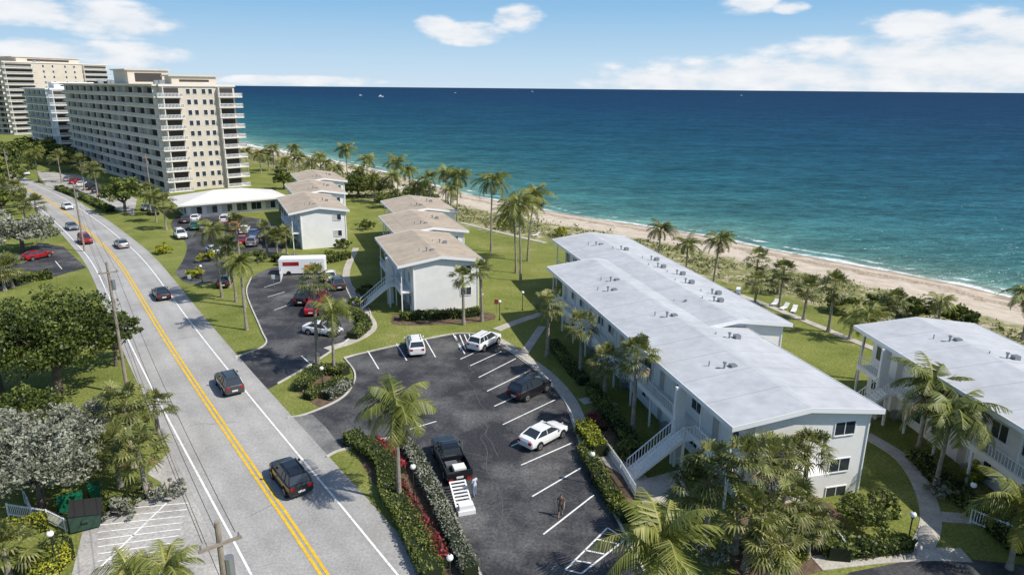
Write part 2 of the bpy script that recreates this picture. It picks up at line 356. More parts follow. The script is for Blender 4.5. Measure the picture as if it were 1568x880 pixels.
def pl(px,k=6): return smooth_pts([G(u,v) for u,v in px],k)
for i,px in enumerate(([(748,513),(790,542),(838,580),(868,620),(885,665),(905,715),(935,775),(968,840),(1000,900)],
           [(628,672),(655,725),(690,790),(722,850),(742,895)],
           [(527,548),(560,540),(640,522),(700,511),(748,513)],
           [(440,640),(470,634),(520,612),(540,590),(543,570),(527,548)],
           [(500,700),(520,690),(560,682),(590,672),(628,672)],
           [(360,548),(406,528),(400,505),(378,450),(385,425)],
           [(425,588),(470,562),(528,524),(552,504),(568,482),(548,450),(528,425)])):
    ribbon(mb,pl(px),.16,0,.12+i*.003)
mb.obj('kerb',[CURB])
mb=MB()
for i,(px,w) in enumerate((([(762,520),(800,545),(840,575),(872,612),(890,655),(902,690)],1.3),
             ([(1325,665),(1380,700),(1412,745),(1425,800),(1405,850)],1.3),([(1568,800),(1500,795),(1430,790)],1.2),
             ([(1480,850),(1420,848),(1340,852),(1250,862)],1.3),
             ([(890,615),(915,612),(940,622)],1.2),([(760,505),(800,490),(832,480)],1.2),([(830,500),(800,545)],1.0),
             ([(553,470),(570,500),(545,520),(500,535)],1.2),([(545,380),(530,420),(545,460),(553,470)],1.1),
             ([(705,341),(770,357),(835,372)],1.0),([(1500,600),(1400,560),(1180,470),(1100,440)],1.1),([(902,690),(960,720),(985,745),(1000,770)],1.6))):
    ribbon(mb,pl(px),w,0.0,.035+i*.004)
mb.obj('concrete_path',[CONC])
flat('sidewalk',[(985,735),(1040,720),(1055,760),(1010,775)],.095,CONC)
for px in ([(885,640),(935,620),(985,690),(985,735),(960,775),(935,770),(905,700)],[(530,670),(600,672),(628,680),(735,870),(740,900),(650,900),(610,800),(560,720)],[(600,482),(742,478),(745,492),(612,498)],[(1130,780),(1270,770),(1290,860),(1130,880)],[(455,600),(500,570),(540,590),(500,625)]):
    flat('mulch_bed',px,.012,MULCH,True)
# ---------------------------------------------------------------- buildings
class Bld:
    def __init__(s,name,p,ang):
        s.e=empty(name,(p[0],p[1],0),ang); s.P={}
    def __getitem__(s,k):
        if k not in s.P: s.P[k]=MB()
        return s.P[k]
    def fin(s,mats):
        for k,mb in s.P.items(): mb.obj(k,mats[k],parent=s.e)
def win(B,ax,pos,a,z,w,h,sg,mull=1,sill=True):
    def bx(part,a0,a1,z0,z1,d0,d1,mi=0):
        lo,hi=sorted((pos+sg*d0,pos+sg*d1))
        if ax=='x': B[part].box(lo,hi,a0,a1,z0,z1,mi)
        else: B[part].box(a0,a1,lo,hi,z0,z1,mi)
    bx('windows',a-w/2,a+w/2,z-h/2,z+h/2,-.02,.015)
    t=.07
    bx('window_frames',a-w/2-t,a-w/2,z-h/2-t,z+h/2+t,-.02,.06); bx('window_frames',a+w/2,a+w/2+t,z-h/2-t,z+h/2+t,-.02,.06)
    bx('window_frames',a-w/2,a+w/2,z+h/2,z+h/2+t,-.02,.06); bx('window_frames',a-w/2,a+w/2,z-h/2-t,z-h/2,-.02,.09)
    for i in range(mull):
        c=a-w/2+w*(i+1)/(mull+1); bx('window_frames',c-.025,c+.025,z-h/2,z+h/2,.0,.045)
    if mull and random.random()<.4: bx('blinds',a-w/2+.02,a-.03,z-h/2+.02,z+h/2-.02,.0,.022)
def section(B,x0,y0,W,Ln,Hh=6.5,rise=.75,gal=True,stairs=(),bal=.3,endn=True,endf=True,endz=(5.4,2.5),ends=((.62,1.3),)):
    wx0=x0+(1.9 if gal else .5); wx1=x0+W-.6; xc=x0+W/2; y1=y0+Ln; wy0=y0+.45; wy1=y1-.45
    def hr(x): return Hh+rise*(1-abs(x-xc)/(W/2))-.03
    B['walls'].prof([(wx0,0),(wx1,0),(wx1,hr(wx1)),(xc,hr(xc)),(wx0,hr(wx0))],wy0,wy1)
    T=.24
    B['roof'].prof([(x0,Hh),(xc,Hh+rise),(x0+W,Hh),(x0+W,Hh+T),(xc,Hh+rise+T),(x0,Hh+T)],y0,y1)
    B['fascia'].box(x0-.05,x0-.002,y0-.05,y1+.05,Hh-.08,Hh+T+.04); B['fascia'].box(x0+W+.002,x0+W+.05,y0-.05,y1+.05,Hh-.08,Hh+T+.04)
    for yy,s in ((y0-.05,-1),(y1+.002,1)):
        B['fascia'].prof([(x0,Hh-.08),(xc,Hh+rise-.08),(x0+W,Hh-.08),(x0+W,Hh+T+.04),(xc,Hh+rise+T+.04),(x0,Hh+T+.04)],yy,yy+.048)
    n=int(Ln/3.0)
    for i in range(n):
        yc=wy0+(i+.5)*(wy1-wy0)/n
        for z in (0,3.05):
            if i%3==1:
                B['doors'].box(wx0-.04,wx0+.02,yc-.45,yc+.45,z+.02,z+2.1); B['window_frames'].box(wx0-.06,wx0,yc-.55,yc-.452,z,z+2.2)
                B['window_frames'].box(wx0-.06,wx0,yc+.452,yc+.55,z,z+2.2)
            else: win(B,'x',wx0,yc,z+1.45,1.5,1.25,-1)
            win(B,'x',wx1,yc,z+1.5,1.7,1.3,1)
    for xx in (wx0+.12,wx1-.12): B['window_frames'].box(xx-.05,xx+.05,wy0-.09,wy0-.002,.1,Hh-.1)
    for k in range(int(Ln/9)):
        yy=wy0+2.3+k*9; B['air_conditioners'].box(wx0-.75,wx0-.12,yy,yy+.7,0.02,.75)
    if gal:
        gx=x0+.45
        B['gallery'].box(gx,wx0-.002,wy0+.3,wy1-.3,2.82,3.02)
        B['gallery'].box(gx-.05,gx-.003,wy0+.28,wy1-.28,2.7,3.14)
        rr=B['railing']
        segs=[];ys=wy0+.3
        for sy in sorted(stairs): segs.append((ys,sy)); ys=sy+1.5
        segs.append((ys,wy1-.3))
        for a,b_ in segs:
            rr.box(gx,gx+.06,a,b_,3.98,4.06); rr.box(gx,gx+.05,a,b_,3.16,3.21)
            k=int((b_-a)/bal)
            for i in range(k+1):
                yy=a+(b_-a)*i/max(k,1); rr.box(gx+.01,gx+.04,yy-.018,yy+.018,3.21,3.98)
        k=int(Ln/4)
        for i in range(k+1):
            yy=wy0+.4+(wy1-wy0-.8)*i/k
            rr.box(gx+.02,gx+.16,yy-.07,yy+.07,0,2.8); rr.box(gx+.065,gx+.17,yy-.05,yy+.05,3.021,Hh-.0+.05)
        for sy in stairs:
            st=B['stairs']; st.box(gx-.9,gx-.052,sy-.1,sy+1.4,2.8,3.0)
            ns=16; tr=.235
            for i in range(ns):
                xx=gx-.9-(i+1)*tr; zz=3.0-(i+1)*3.0/(ns+1); st.box(xx,xx+tr+.01,sy,sy+1.3,zz-.17,zz)
            xe=gx-.9-ns*tr
            for yy in (sy-.045,sy+1.345):
                st.prof([(gx-.9,2.70),(xe,0.0),(xe,.2),(gx-.9,3.08)],yy-.04,yy+.04)
                rr.prof([(gx-.9,3.95),(xe,1.0),(xe,1.07),(gx-.9,4.03)],yy-.03,yy+.03)
                for i in range(0,ns+1):
                    t=i/ns; xx=gx-.9+(xe-gx+.9)*t; z0=3.0*(1-t)+.1; rr.box(xx-.018,xx+.018,yy-.018,yy+.018,z0,z0+.9)
                rr.box(gx-.899,gx-.05,yy-.025,yy+.025,3.93,4.0)
                for i in range(4): xx=gx-.85+i*.25; rr.box(xx-.015,xx+.015,yy-.015,yy+.015,3.0,3.93)
            st.box(gx-.88,gx-.70,sy-.02,sy+.16,0,2.799); st.box(gx-.88,gx-.70,sy+1.12,sy+1.27,0,2.799)
            st.box(gx-.9,gx-.06,sy+1.5,sy+1.75,0,Hh-.02)
    for z in endz:
        for fx,w in ends:
            if endn: win(B,'y',wy0,wx0+fx*(wx1-wx0),z,w,1.0,-1)
            if endf: win(B,'y',wy1,wx0+fx*(wx1-wx0),z,w,1.0,1)
def vents(B,lst,Hh,rise,x0,W):
    for x,y in lst:
        zz=Hh+.24+rise*(1-abs(x-x0-W/2)/(W/2))
        B['roof_vents'].cyl((x,y,zz-.1),(x,y,zz+.45),.08,n=8); B['roof_vents'].cyl((x,y,zz+.4),(x,y,zz+.52),.15,n=8)
        B['roof_vents'].box(x+.5,x+1.0,y-.25,y+.25,zz-.1,zz+.26); B['roof_vents'].cyl((x-.8,y+.9,zz-.1),(x-.8,y+.9,zz+.3),.05,n=6)
BLIND=mat('window_blind',(.5,.49,.46),rough=.8)
def mts(roof): return {'walls':[WHITE],'roof':[roof],'fascia':[TRIM],'windows':[GLASS],'window_frames':[TRIM],'blinds':[BLIND],'doors':[DOOR],'air_conditioners':[METAL],'gallery':[WHITE],'railing':[TRIM],'stairs':[WHITE],'roof_vents':[METAL],'awning':[TRIM]}
A=G(1122,655,6.7); Bp=G(838,409,6.7); dv=Bp-A; ang=math.atan2(-dv.x,dv.y); L1=math.hypot(dv.x,dv.y)
B=Bld('apartment_building',A,ang)
loc=lambda p:(Matrix.Rotation(-ang,3,'Z')@(Vector((p.x,p.y,0))-Vector((A.x,A.y,0))))
q1=loc(G(1338,618,6.7)); q2=loc(G(1213,498,6.7)); q3=loc(G(925,363,6.7)); q4=loc(G(820,371,6.7))
W1=q1.x
section(B,0,0,W1,L1,6.5,.75,True,(5.5,),.3,endf=True,ends=((.78,1.6),))
x2=q2.x-W1+.4
section(B,x2,q2.y,W1-.4,(q3.y+q4.y)/2-q2.y,6.62,.8,True,(),.4,endf=False,endn=True,endz=(5.4,),ends=((.15,.8),))
win(B,'y',.45,W1*.78,.35,1.6,.8,-1)
B['awning'].box(W1*.55-1,W1*.55+1,-.7,.44,2.6,2.7)
vents(B,[(4,8),(8,14),(5,20),(9,24),(3,30),(4.5,33)],6.5,.75,0,W1)
vents(B,[(x2+6.5,q2.y+6),(x2+8,q2.y+9),(x2+7,q2.y+13),(x2+8,q2.y+17),(x2+7,q2.y+20),(x2+8,q2.y+24),(x2+6,q2.y+29),(x2+4,q2.y+33)],6.62,.8,x2,W1)
B.fin(mts(ROOFG))
f=G(1308,499,6.7); n=G(1568,658,6.7); dv=f-n; a2=math.atan2(-dv.x,dv.y); dd=dv.normalized(); n2=f-dd*36
B=Bld('apartment_building',n2,a2); section(B,0,0,12,36,6.5,.75,True,(29,),.3,ends=((.7,1.4),)); vents(B,[(5,30),(7,26),(6,20)],6.5,.75,0,12); B.fin(mts(ROOFG))
def tri(name,corners,W,Ls,an,stairs,Hh=6.4):
    a0=G(*corners[0],Hh+.2)
    B=Bld(name,a0,an); Rm=Matrix.Rotation(-an,3,'Z')
    for i,cn in enumerate(corners):
        q=Rm@(G(*cn,Hh+.2)-a0)
        nx=(Rm@(G(*corners[i+1],Hh+.2)-a0)).y if i+1<len(corners) else q.y+Ls
        h=Hh+.12*i
        section(B,q.x-W,q.y,W,nx-q.y-.1,h,.85,True,stairs if i==0 else (),.5,ends=((.8,1.4),))
        vents(B,[(q.x-W/2-1,q.y+4),(q.x-W/2+2,q.y+9)],h,.85,q.x-W,W)
    B.fin(mts(ROOFB))
tri('apartment_building',[(741,398),(718,355),(702,326)],11.2,15.5,math.radians(20),(4.5,))
tri('apartment_building',[(535,322),(532,297),(532,279)],10.5,18,math.radians(24),())
# clubhouse
p=G(352,322); B=Bld('clubhouse',p,math.radians(35))
B['walls'].box(-10,10,-5,5,0,2.8); B['roof'].add([(-12,-7,2.8),(12,-7,2.8),(12,7,2.8),(-12,7,2.8),(-12,-7,3.1),(12,-7,3.1),(12,7,3.1),(-12,7,3.1),(-3,0,5),(3,0,5)],[(0,3,2,1),(0,1,5,4),(1,2,6,5),(2,3,7,6),(3,0,4,7),(4,5,9,8),(6,7,8,9),(5,6,9),(7,4,8)])
for i in range(6): win(B,'y',-5,-8+i*3.2,1.4,2.2,1.6,-1); 
for i in range(3): win(B,'x',-10,-3.2+i*3.2,1.4,2.2,1.6,-1)
B.fin(mts(mat('white_roof_tile',(.6,.58,.54),(.70,.68,.64),2)))
# towers
def tower(name,p,ang,W,Ln,nf,fh,col,col2,rail,bay=4.2,pent=((.38,.52,4.6),(.02,.07,2.6)),glassy=GLASS):
    B=Bld(name,p,ang); Ht=nf*fh; rq=random.Random(5)
    B['walls'].box(0,W,0,Ln,0,Ht); B['roof'].box(-.3,W+.3,-.3,Ln+.3,Ht,Ht+.6)
    for k in range(nf):
        z=k*fh
        B['slabs'].box(-1.3,-.002,1.2,Ln-1,z-.14,z+.14)
        nb=int((Ln-3)/bay)
        for i in range(nb):
            y=2+i*bay
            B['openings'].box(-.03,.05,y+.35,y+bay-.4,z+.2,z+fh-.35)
            if rq.random()<.3: B['shutters'].box(-.06,-.031,y+.35,y+.35+(bay-.75)*rq.choice([.4,.6,1]),z+.2,z+fh-.35)
            B['railing'].box(-1.3,-1.2,y+.1,y+bay-.12,z+.14,z+1.0)
            if i%2==0: B['slabs'].box(-1.25,-.032,y-.14,y+.14,z+.14,z+fh-.14)
        B['slabs'].box(-1.3,W*.26,-1.6,-.002,z-.12,z+.12); B['slabs'].box(W*.74,W+1.5,-1.6,-.002,z-.12,z+.12)
        for a,b_ in((-1.3,W*.26),(W*.74,W+1.5)):
            B['balcony_rails'].box(a,b_,-1.6,-1.56,z+1.0,z+1.08); B['balcony_rails'].box(a,b_,-1.59,-1.57,z+.12,z+.2)
            for j in range(int((b_-a)/.35)): B['balcony_rails'].box(a+j*.35,a+j*.35+.12,-1.595,-1.565,z+.2,z+1.0)
            B['balcony_rails'].box(b_-.06,b_,-1.558,-.01,z+.12,z+1.05)
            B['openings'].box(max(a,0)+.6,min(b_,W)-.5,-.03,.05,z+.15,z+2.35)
            B['slabs'].box(max(a,0)+.2,max(a,0)+.42,-1.4,-.01,z+.12,z+fh-.12)
        for fx in (.36,.45,.57,.66): win(B,'y',0,W*fx,z+1.5,1.0,1.3,-1,mull=0)
        B['slabs'].box(W+.002,W+1.499,0,Ln,z-.1,z+.1); B['balcony_rails'].box(W+1.43,W+1.49,.01,Ln,z+.13,z+1.0)
    B['slabs'].box(-1.5,-.302,1,Ln-1,Ht+.1,Ht+.5)
    for (a,b_,h) in pent:
        B['penthouse'].box(W*.2,W*.8,Ln*a,Ln*b_,Ht+.61,Ht+h); B['penthouse'].box(W*.16,W*.84,Ln*a-.5,Ln*b_+.5,Ht+h,Ht+h+.35)
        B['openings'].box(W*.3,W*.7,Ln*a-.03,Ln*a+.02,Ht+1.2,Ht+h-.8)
    rr=random.Random(3)
    for i in range(14):
        x=W*rr.uniform(.2,.7); y=Ln*(.1+.06*i); 
        if any(Ln*a-2<y<Ln*b_+2 for a,b_,h in pent): continue
        B['rooftop_units'].box(x,x+1.6,y,y+1.4,Ht+.6,Ht+1.7); B['rooftop_units'].cyl((x+3,y,Ht+.6),(x+3,y,Ht+1.9),.25,n=8)
    B.fin({'walls':[col],'roof':[col2],'slabs':[col2],'openings':[DARK],'shutters':[BLIND],'railing':[rail],'balcony_rails':[TRIM],'windows':[glassy],'window_frames':[TRIM],'penthouse':[col],'rooftop_units':[METAL]})
p0=G(265,294); p1=G(117,246); d=p1-p0; ta=math.atan2(-d.x,d.y)
tower('condominium_tower',p0,ta,19.5,d.length,10,2.75,CREAM,CREAMTRIM,CREAM)
BG=mat('blue_window_glass',(.03,.10,.25),rough=.1,spec=.8)
p=G(104,245); tower('condominium_tower',(p.x-6,p.y+6),ta+.05,22,40,9,2.85,WHITE,TRIM,BG,3.6,((.3,.5,2.5),),BG)
p=G(60,212); tower('condominium_tower',(p.x-30,p.y+25),ta+.35,60,40,13,3.0,CREAM,CREAMTRIM,TAN,4.2,((.2,.6,3.2),))
# ---------------------------------------------------------------- vegetation
def palm(u,v,vc,kind='coco',R=None,name=None,hd=1.0):
    p=G(u,v); Hp=max(1.5,HT(u,v,vc)); name=name or ('coconut_palm_tree' if kind=='coco' else 'sabal_palm_tree')
    Q=[];T=[];MI=[]
    lean=RNG.normal(0,.35 if kind=='coco' else .12,2)*Hp*.12; n=8; rings=[]
    r0=.17 if kind=='coco' else .2
    for i in range(7):
        t=i/6; c=np.array([lean[0]*t*t,lean[1]*t*t,Hp*t]); r=r0*(1.5 if i==0 else 1-.35*t)
        rings.append([c+np.array([r*math.cos(2*math.pi*k/n),r*math.sin(2*math.pi*k/n),0]) for k in range(n)])
    for i in range(6):
        for k in range(n): Q.append([rings[i][k],rings[i][(k+1)%n],rings[i+1][(k+1)%n],rings[i+1][k]]); T.append(.5); MI.append(1)
    top=np.array([lean[0],lean[1],Hp])
    if kind=='coco':
        R=R or 3.2; nf=int(20*hd)+int(RNG.integers(1,7)); sh=RNG.normal(0,.1)
        for i in range(nf):
            az=i*2.399+RNG.normal(0,.3); q=i/nf; el0=1.35-1.75*q+RNG.normal(0,.16); Lf=R*RNG.uniform(.8,1.14)*(.8+.35*math.sin(q*3.14))
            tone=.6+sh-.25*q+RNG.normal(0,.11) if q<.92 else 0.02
            ns=13; pos=top.copy(); el=el0; pts=[pos.copy()]; dirs=[]
            h=np.array([math.cos(az),math.sin(az),0]); side=np.array([-h[1],h[0],0])
            for j in range(ns):
                dr=h*math.cos(el)+np.array([0,0,1])*math.sin(el); dirs.append(dr); pos=pos+dr*Lf/ns; pts.append(pos.copy()); el-=(.09+.03*q)*(1+.7*j/ns)
            tw=RNG.normal(0,.45)
            for j in range(ns):
                a,b_=pts[j],pts[j+1]; w=.045*(1-j/ns)+.012
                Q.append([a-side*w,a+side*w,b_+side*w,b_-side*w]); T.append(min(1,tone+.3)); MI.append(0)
                if j<2: continue
                for hh in (0,.5):
                  for s in (-1,1):
                    o=a+(b_-a)*hh; t=(j+hh)/ns; ll=R*.27*math.sin(math.pi*min(1,.15+t*.86))**.7+.08
                    nrm=np.cross(dirs[j],side); 
                    v_=side*s*.8+dirs[j]*.55-np.array([0,0,1])*(.28+.5*RNG.random())+nrm*tw*s*.5; v_/=np.linalg.norm(v_)
                    wv=dirs[j]*.052*R/3
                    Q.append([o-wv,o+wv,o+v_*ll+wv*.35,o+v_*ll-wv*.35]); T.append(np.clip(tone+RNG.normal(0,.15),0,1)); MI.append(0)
    else:
        R=R or 2.0; nf=int(27*hd)+int(RNG.integers(0,9)); sh=RNG.normal(0,.1)
        for i in range(nf):
            az=i*2.399+RNG.normal(0,.35); q=i/nf; el=1.3-2.1*q+RNG.normal(0,.18)
            h=np.array([math.cos(az),math.sin(az),0]); side=np.array([-h[1],h[0],0]); dr=h*math.cos(el)+np.array([0,0,1])*math.sin(el)
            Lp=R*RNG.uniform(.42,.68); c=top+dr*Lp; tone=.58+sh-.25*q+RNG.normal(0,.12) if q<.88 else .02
            Q.append([top-side*.03,top+side*.03,c+side*.02,c-side*.02]); T.append(min(1,tone+.3)); MI.append(0)
            up=np.cross(dr,side)
            if up[2]<0: up=-up
            for k in range(13):
                th=(k-6)/6*1.75; v_=dr*math.cos(th)+side*math.sin(th)+up*(.22*abs(math.sin(th))); v_/=np.linalg.norm(v_)
                ll=R*.52*RNG.uniform(.85,1.1)*(1-.22*abs(th)/1.75); w=side*math.cos(th)-dr*math.sin(th); mid=c+v_*ll*.6; w=w*.045*R/2
                tip=mid+(v_*.75-np.array([0,0,1])*(.45+.3*RNG.random()))*ll*.45
                tt=np.clip(tone+RNG.normal(0,.17),0,1)
                Q.append([c-w*.3,c+w*.3,mid+w*1.3,mid-w*1.3]); T.append(tt); MI.append(0)
                Q.append([mid-w*1.3,mid+w*1.3,tip+w*.25,tip-w*.25]); T.append(min(1,tt+.12)); MI.append(0)
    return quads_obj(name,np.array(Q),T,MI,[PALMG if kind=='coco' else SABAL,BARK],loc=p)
PL=[(612,768,622,'coco',3.4),(1010,925,835,'coco',3.9),(1405,690,585,'coco',3.6),(1432,745,628,'coco',3.5),(1545,870,775,'coco',3.0),(1565,520,455,'coco',3.2),
(1080,830,715,'sabal',2.0),(1125,845,705,'sabal',1.9),(1165,810,700,'sabal',2.0),(1195,790,700,'sabal',1.8),(1225,790,688,'sabal',1.8),(1140,870,790,'sabal',2.2),(1205,850,770,'sabal',2.0),(1050,830,745,'sabal',1.9),(1175,890,835,'sabal',2.0),(1235,850,800,'sabal',1.5),
(838,545,466,'sabal',2.0),(888,578,500,'sabal',2.1),(925,612,552,'sabal',2.0),(968,665,548,'sabal',2.1),
(487,558,432,'sabal',2.1),(512,572,482,'coco',3.0),(378,505,405,'coco',2.6),(340,455,350,'coco',2.8),(362,462,375,'coco',2.7),(375,470,345,'sabal',2.0),(352,440,395,'sabal',2.0),
(710,497,425,'sabal',1.9),(738,492,415,'sabal',1.8),(752,385,278,'coco',4.0),(797,430,312,'coco',4.2),(790,418,330,'coco',3.8),(808,400,300,'coco',3.6),(700,342,270,'coco',3.8),(683,332,265,'coco',3.6),(610,305,250,'coco',4.2),(603,312,272,'coco',3.6),(532,270,228,'coco',4.4),(563,285,245,'coco',3.8),(640,320,285,'coco',3.4),(550,300,262,'coco',3.6),(575,310,275,'coco',3.4),(660,325,272,'coco',3.6),(628,300,262,'coco',3.4),(690,345,290,'coco',3.4),
(1008,398,352,'coco',3.0),(1050,418,374,'coco',2.8),(1092,438,368,'coco',3.0),(1155,450,398,'sabal',2.2),(1193,470,415,'sabal',2.1),(1155,470,432,'sabal',2.1),(1230,490,442,'sabal',2.1),(1268,508,437,'sabal',2.2),(1312,580,485,'coco',2.6),(1300,520,482,'coco',2.4),(1435,500,462,'coco',2.3),(1365,500,462,'sabal',2.0),(1190,450,430,'sabal',1.8),
(205,715,620,'sabal',2.2),(225,760,690,'sabal',2.2),(185,745,685,'sabal',2.0),(245,675,622,'sabal',1.8),(190,678,640,'sabal',1.8),
(240,340,300,'coco',2.8),(255,352,312,'sabal',2.6),(232,330,292,'sabal',2.6),(150,300,262,'sabal',3),(130,292,250,'sabal',3),(95,280,240,'sabal',3),(60,278,235,'coco',3.4),
(380,262,232,'coco',3.6),(400,266,236,'coco',3.6),(420,262,228,'coco',3.8),(440,268,245,'coco',3.4),(460,275,240,'coco',3.6),(478,280,248,'coco',3.4),(500,280,250,'coco',3.4),(515,285,258,'coco',3.2),(452,262,228,'coco',3.6),(412,262,240,'sabal',3),(492,272,240,'coco',3.4),
(425,395,362,'sabal',1.9),(440,392,358,'sabal',1.8),(410,392,350,'sabal',1.8),(60,345,312,'sabal',2.4),(40,340,310,'sabal',2.4),(20,440,408,'sabal',2.3),(8,445,415,'sabal',2.2),(30,318,290,'sabal',2.8),(8,310,285,'sabal',2.8),(215,930,872,'coco',2.0),(265,940,872,'coco',2.4),(15,880,840,'sabal',2.0)]
for (u,v,vc,k,R) in PL: palm(u,v,vc,k,R)
def clumps(Rx,Ry,Rz,c,nc,nl,ls,tb=.5,flatb=.35):
    Cs=[];Tn=[]
    for i in range(nc):
        d=RNG.normal(size=3); d/=np.linalg.norm(d); 
        if d[2]<-flatb: d[2]=-flatb*RNG.random()
        rr=RNG.uniform(.62,1.06) if RNG.random()>.3 else RNG.uniform(.2,.7)
        cc=np.array(c)+d*np.array([Rx,Ry,Rz])*rr; cr=RNG.uniform(.09,.22)*min(Rx,Ry)
        off=RNG.normal(size=(nl,3)); off/=np.linalg.norm(off,axis=1)[:,None]; off*=cr*RNG.uniform(.3,1.0,nl)[:,None]**.5*np.array([1.2,1.2,.75])
        Cs.append(cc+off); Tn.append(np.clip(tb+RNG.normal(0,.18)+RNG.normal(0,.15,nl)+.18*off[:,2]/cr,0,1))  # clump tops get a lighter leaf colour, painted top light
    return np.concatenate(Cs),np.concatenate(Tn)
def tree(name,u,v,R,Hc,Rz,m,nc=110,nl=70,ls=.2,dens=1):
    p=G(u,v); e=empty(name,p)
    C_,T_=clumps(R,R,Rz,(0,0,Hc),int(nc*dens),nl,ls); Q=leafq(C_,ls)
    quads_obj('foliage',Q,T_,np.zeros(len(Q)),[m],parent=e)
    mb=MB(); mb.cyl((0,0,0),(.1,.1,Hc*.55),.3*R/4,.2*R/4)
    for i in range(8):
        a=i*.785+random.random()*.4; r=R*random.uniform(.5,.8); mb.cyl((.1,.1,Hc*random.uniform(.4,.55)),(r*math.cos(a),r*math.sin(a),Hc+Rz*random.uniform(-.1,.5)),.13*R/4,.04)
    mb.obj('trunk',[TBARK],parent=e); return e
tree('ficus_tree',90,600,6.0,5.4,4.0,LEAFD,260,90,.16)
tree('ficus_tree',178,560,2.6,3.6,2.4,LEAFD,80,70,.16)
tree('ficus_tree',0,600,4.7,4.6,3.3,LEAFD,130,80,.17)
tree('silver_buttonwood_tree',65,780,3.9,3.8,2.9,LEAFS,170,90,.12)
tree('silver_buttonwood_tree',125,720,2.9,3.2,2.4,LEAFS,120,80,.12)
tree('silver_buttonwood_tree',10,740,3.1,3.4,2.6,LEAFS,100,80,.12)
tree('ficus_tree',40,690,3.0,3.0,2.3,LEAFD,90,70,.14)
tree('shade_tree',192,325,5.0,4.8,3.6,LEAFM,90,60,.28)
tree('silver_buttonwood_tree',35,385,5.5,3.6,3.0,LEAFS,90,60,.26)
tree('shade_tree',5,330,5,4,3,LEAFM,60,50,.3)
tree('shade_tree',435,290,3.5,3.5,2.6,LEAFM,50,50,.3)
tree('sea_grape_tree',548,302,4,3,2.6,LEAFM,60,60,.3)
for (u,v,R) in [(580,300,4.5),(640,310,4.5),(660,322,3.8),(600,318,3.6),(555,285,4.5),(675,335,3.2),(530,300,3.4),(1290,478,2.0),(1350,478,2.2),(1400,485,2.1),(1470,498,2.0)]:
    tree('sea_grape_tree',u,v,R,R*.6,R*.55,LEAFM,50,50,.22)
for (u,v) in [(55,250),(30,262),(85,252),(110,262),(10,250),(20,285),(0,300),(45,240),(75,243)]:
    tree('street_tree',u,v,5.5,4.4,3.4,LEAFM,40,50,.42)
tree('croton_shrub',1320,805,1.9,1.2,1.2,LEAFM,50,60,.1)
tree('croton_shrub',1345,790,1.3,1.0,1.0,LEAFM,30,50,.1)
for (u,v,R) in [(430,372,2.2),(445,405,1.8),(505,398,1.5),(395,400,1.8),(250,388,1.6),(300,425,1.4),(550,470,1.2),(560,450,1.2),(255,760,1.2),(190,790,1.1),(1475,700,1.3),(1240,600,1.0),(950,700,1.1),(968,690,1.0),(1500,740,1.3),(1540,790,1.2),(1440,760,1.1),(1090,860,1.2),(1255,835,1.1),(1160,850,1.1),(30,640,1.6),(170,640,1.3),(320,400,1.6),(405,372,1.6),(525,380,1.5),(560,352,1.8),(770,350,1.4),(860,360,1.6)]:
    tree('garden_shrub',u,v,R,R*.55,R*.6,random.choice([LEAFM,LEAFM,LEAFY,LEAFS]),26,36,.11 if v>500 else .2)
def hedge(name,px,w,h,m,dens=130,ls=.09,k=6,tb=.5):
    P=smooth_pts([G(u,v) for u,v in px],k); mb=MB(); ribbon(mb,P,w*.8,0,h*.88)
    e=empty(name,P[0]); core=mb.obj('dark_core',[HCORE],parent=e); core.matrix_world=Matrix.Identity(4); core.location=-P[0]  # added dark block stands in for shade inside the hedge
    Cs=[]
    for a,b_ in zip(P[:-1],P[1:]):
        d=b_-a; L_=d.length; n=max(4,int(L_*dens*(w+h))); s=Vector((d.y,-d.x,0)).normalized()
        t=RNG.random(n); q=RNG.uniform(-1,1,n); zz=RNG.random(n)
        topf=RNG.random(n)<.55; sx=np.where(topf,q*w/2,np.sign(q)*w/2*RNG.uniform(.85,1.05,n)); z=np.where(topf,h*RNG.uniform(.86,1.04,n),zz*h)
        Cs.append(np.stack([a.x+d.x*t+s.x*sx,a.y+d.y*t+s.y*sx,z],-1))
    C_=np.concatenate(Cs); C_+=RNG.normal(0,.05,C_.shape); C_[:,2]+=.11*np.sin(C_[:,0]*2.3)*np.cos(C_[:,1]*1.9)
    Q=leafq(C_,ls)-np.array(P[0]); T_=np.clip(tb+.22*np.sin(C_[:,0]*1.7+C_[:,1])+RNG.normal(0,.2,len(C_)),0,1)
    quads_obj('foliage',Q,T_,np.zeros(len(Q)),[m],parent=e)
hedge('clipped_hedge',[(536,672),(560,690),(590,715),(598,760),(622,800),(650,860),(662,890)],1.5,.9,LEAFM)
hedge('silver_hedge',[(612,680),(632,700),(655,745),(678,790),(700,840),(722,885)],1.1,.9,LEAFS)
hedge('clipped_hedge',[(462,600),(475,580),(505,570),(530,575)],1.5,.9,LEAFM)
hedge('clipped_hedge',[(470,612),(495,600),(528,585)],1.2,.7,LEAFM)
hedge('silver_hedge',[(500,612),(520,602),(536,590)],1.1,.8,LEAFS)
hedge('lime_hedge',[(890,660),(905,680),(918,700)],1.4,1.2,LEAFY)
hedge('clipped_hedge',[(893,690),(912,725),(938,770),(960,800)],1.1,.8,LEAFM)
hedge('lime_hedge',[(930,750),(945,775),(962,795)],.8,.7,LEAFY)
hedge('foundation_shrubs',[(905,600),(925,630),(945,655),(975,700)],1.3,1.0,LEAFM,100,.12)
hedge('foundation_shrubs',[(845,530),(870,560),(895,590)],1.2,.9,LEAFM,100,.12)
hedge('foundation_shrubs',[(612,490),(650,488),(700,486),(735,482)],1.3,1.0,LEAFM,80,.12)
hedge('foundation_shrubs',[(1290,850),(1340,845),(1390,838)],1.2,.9,LEAFM,100,.12)
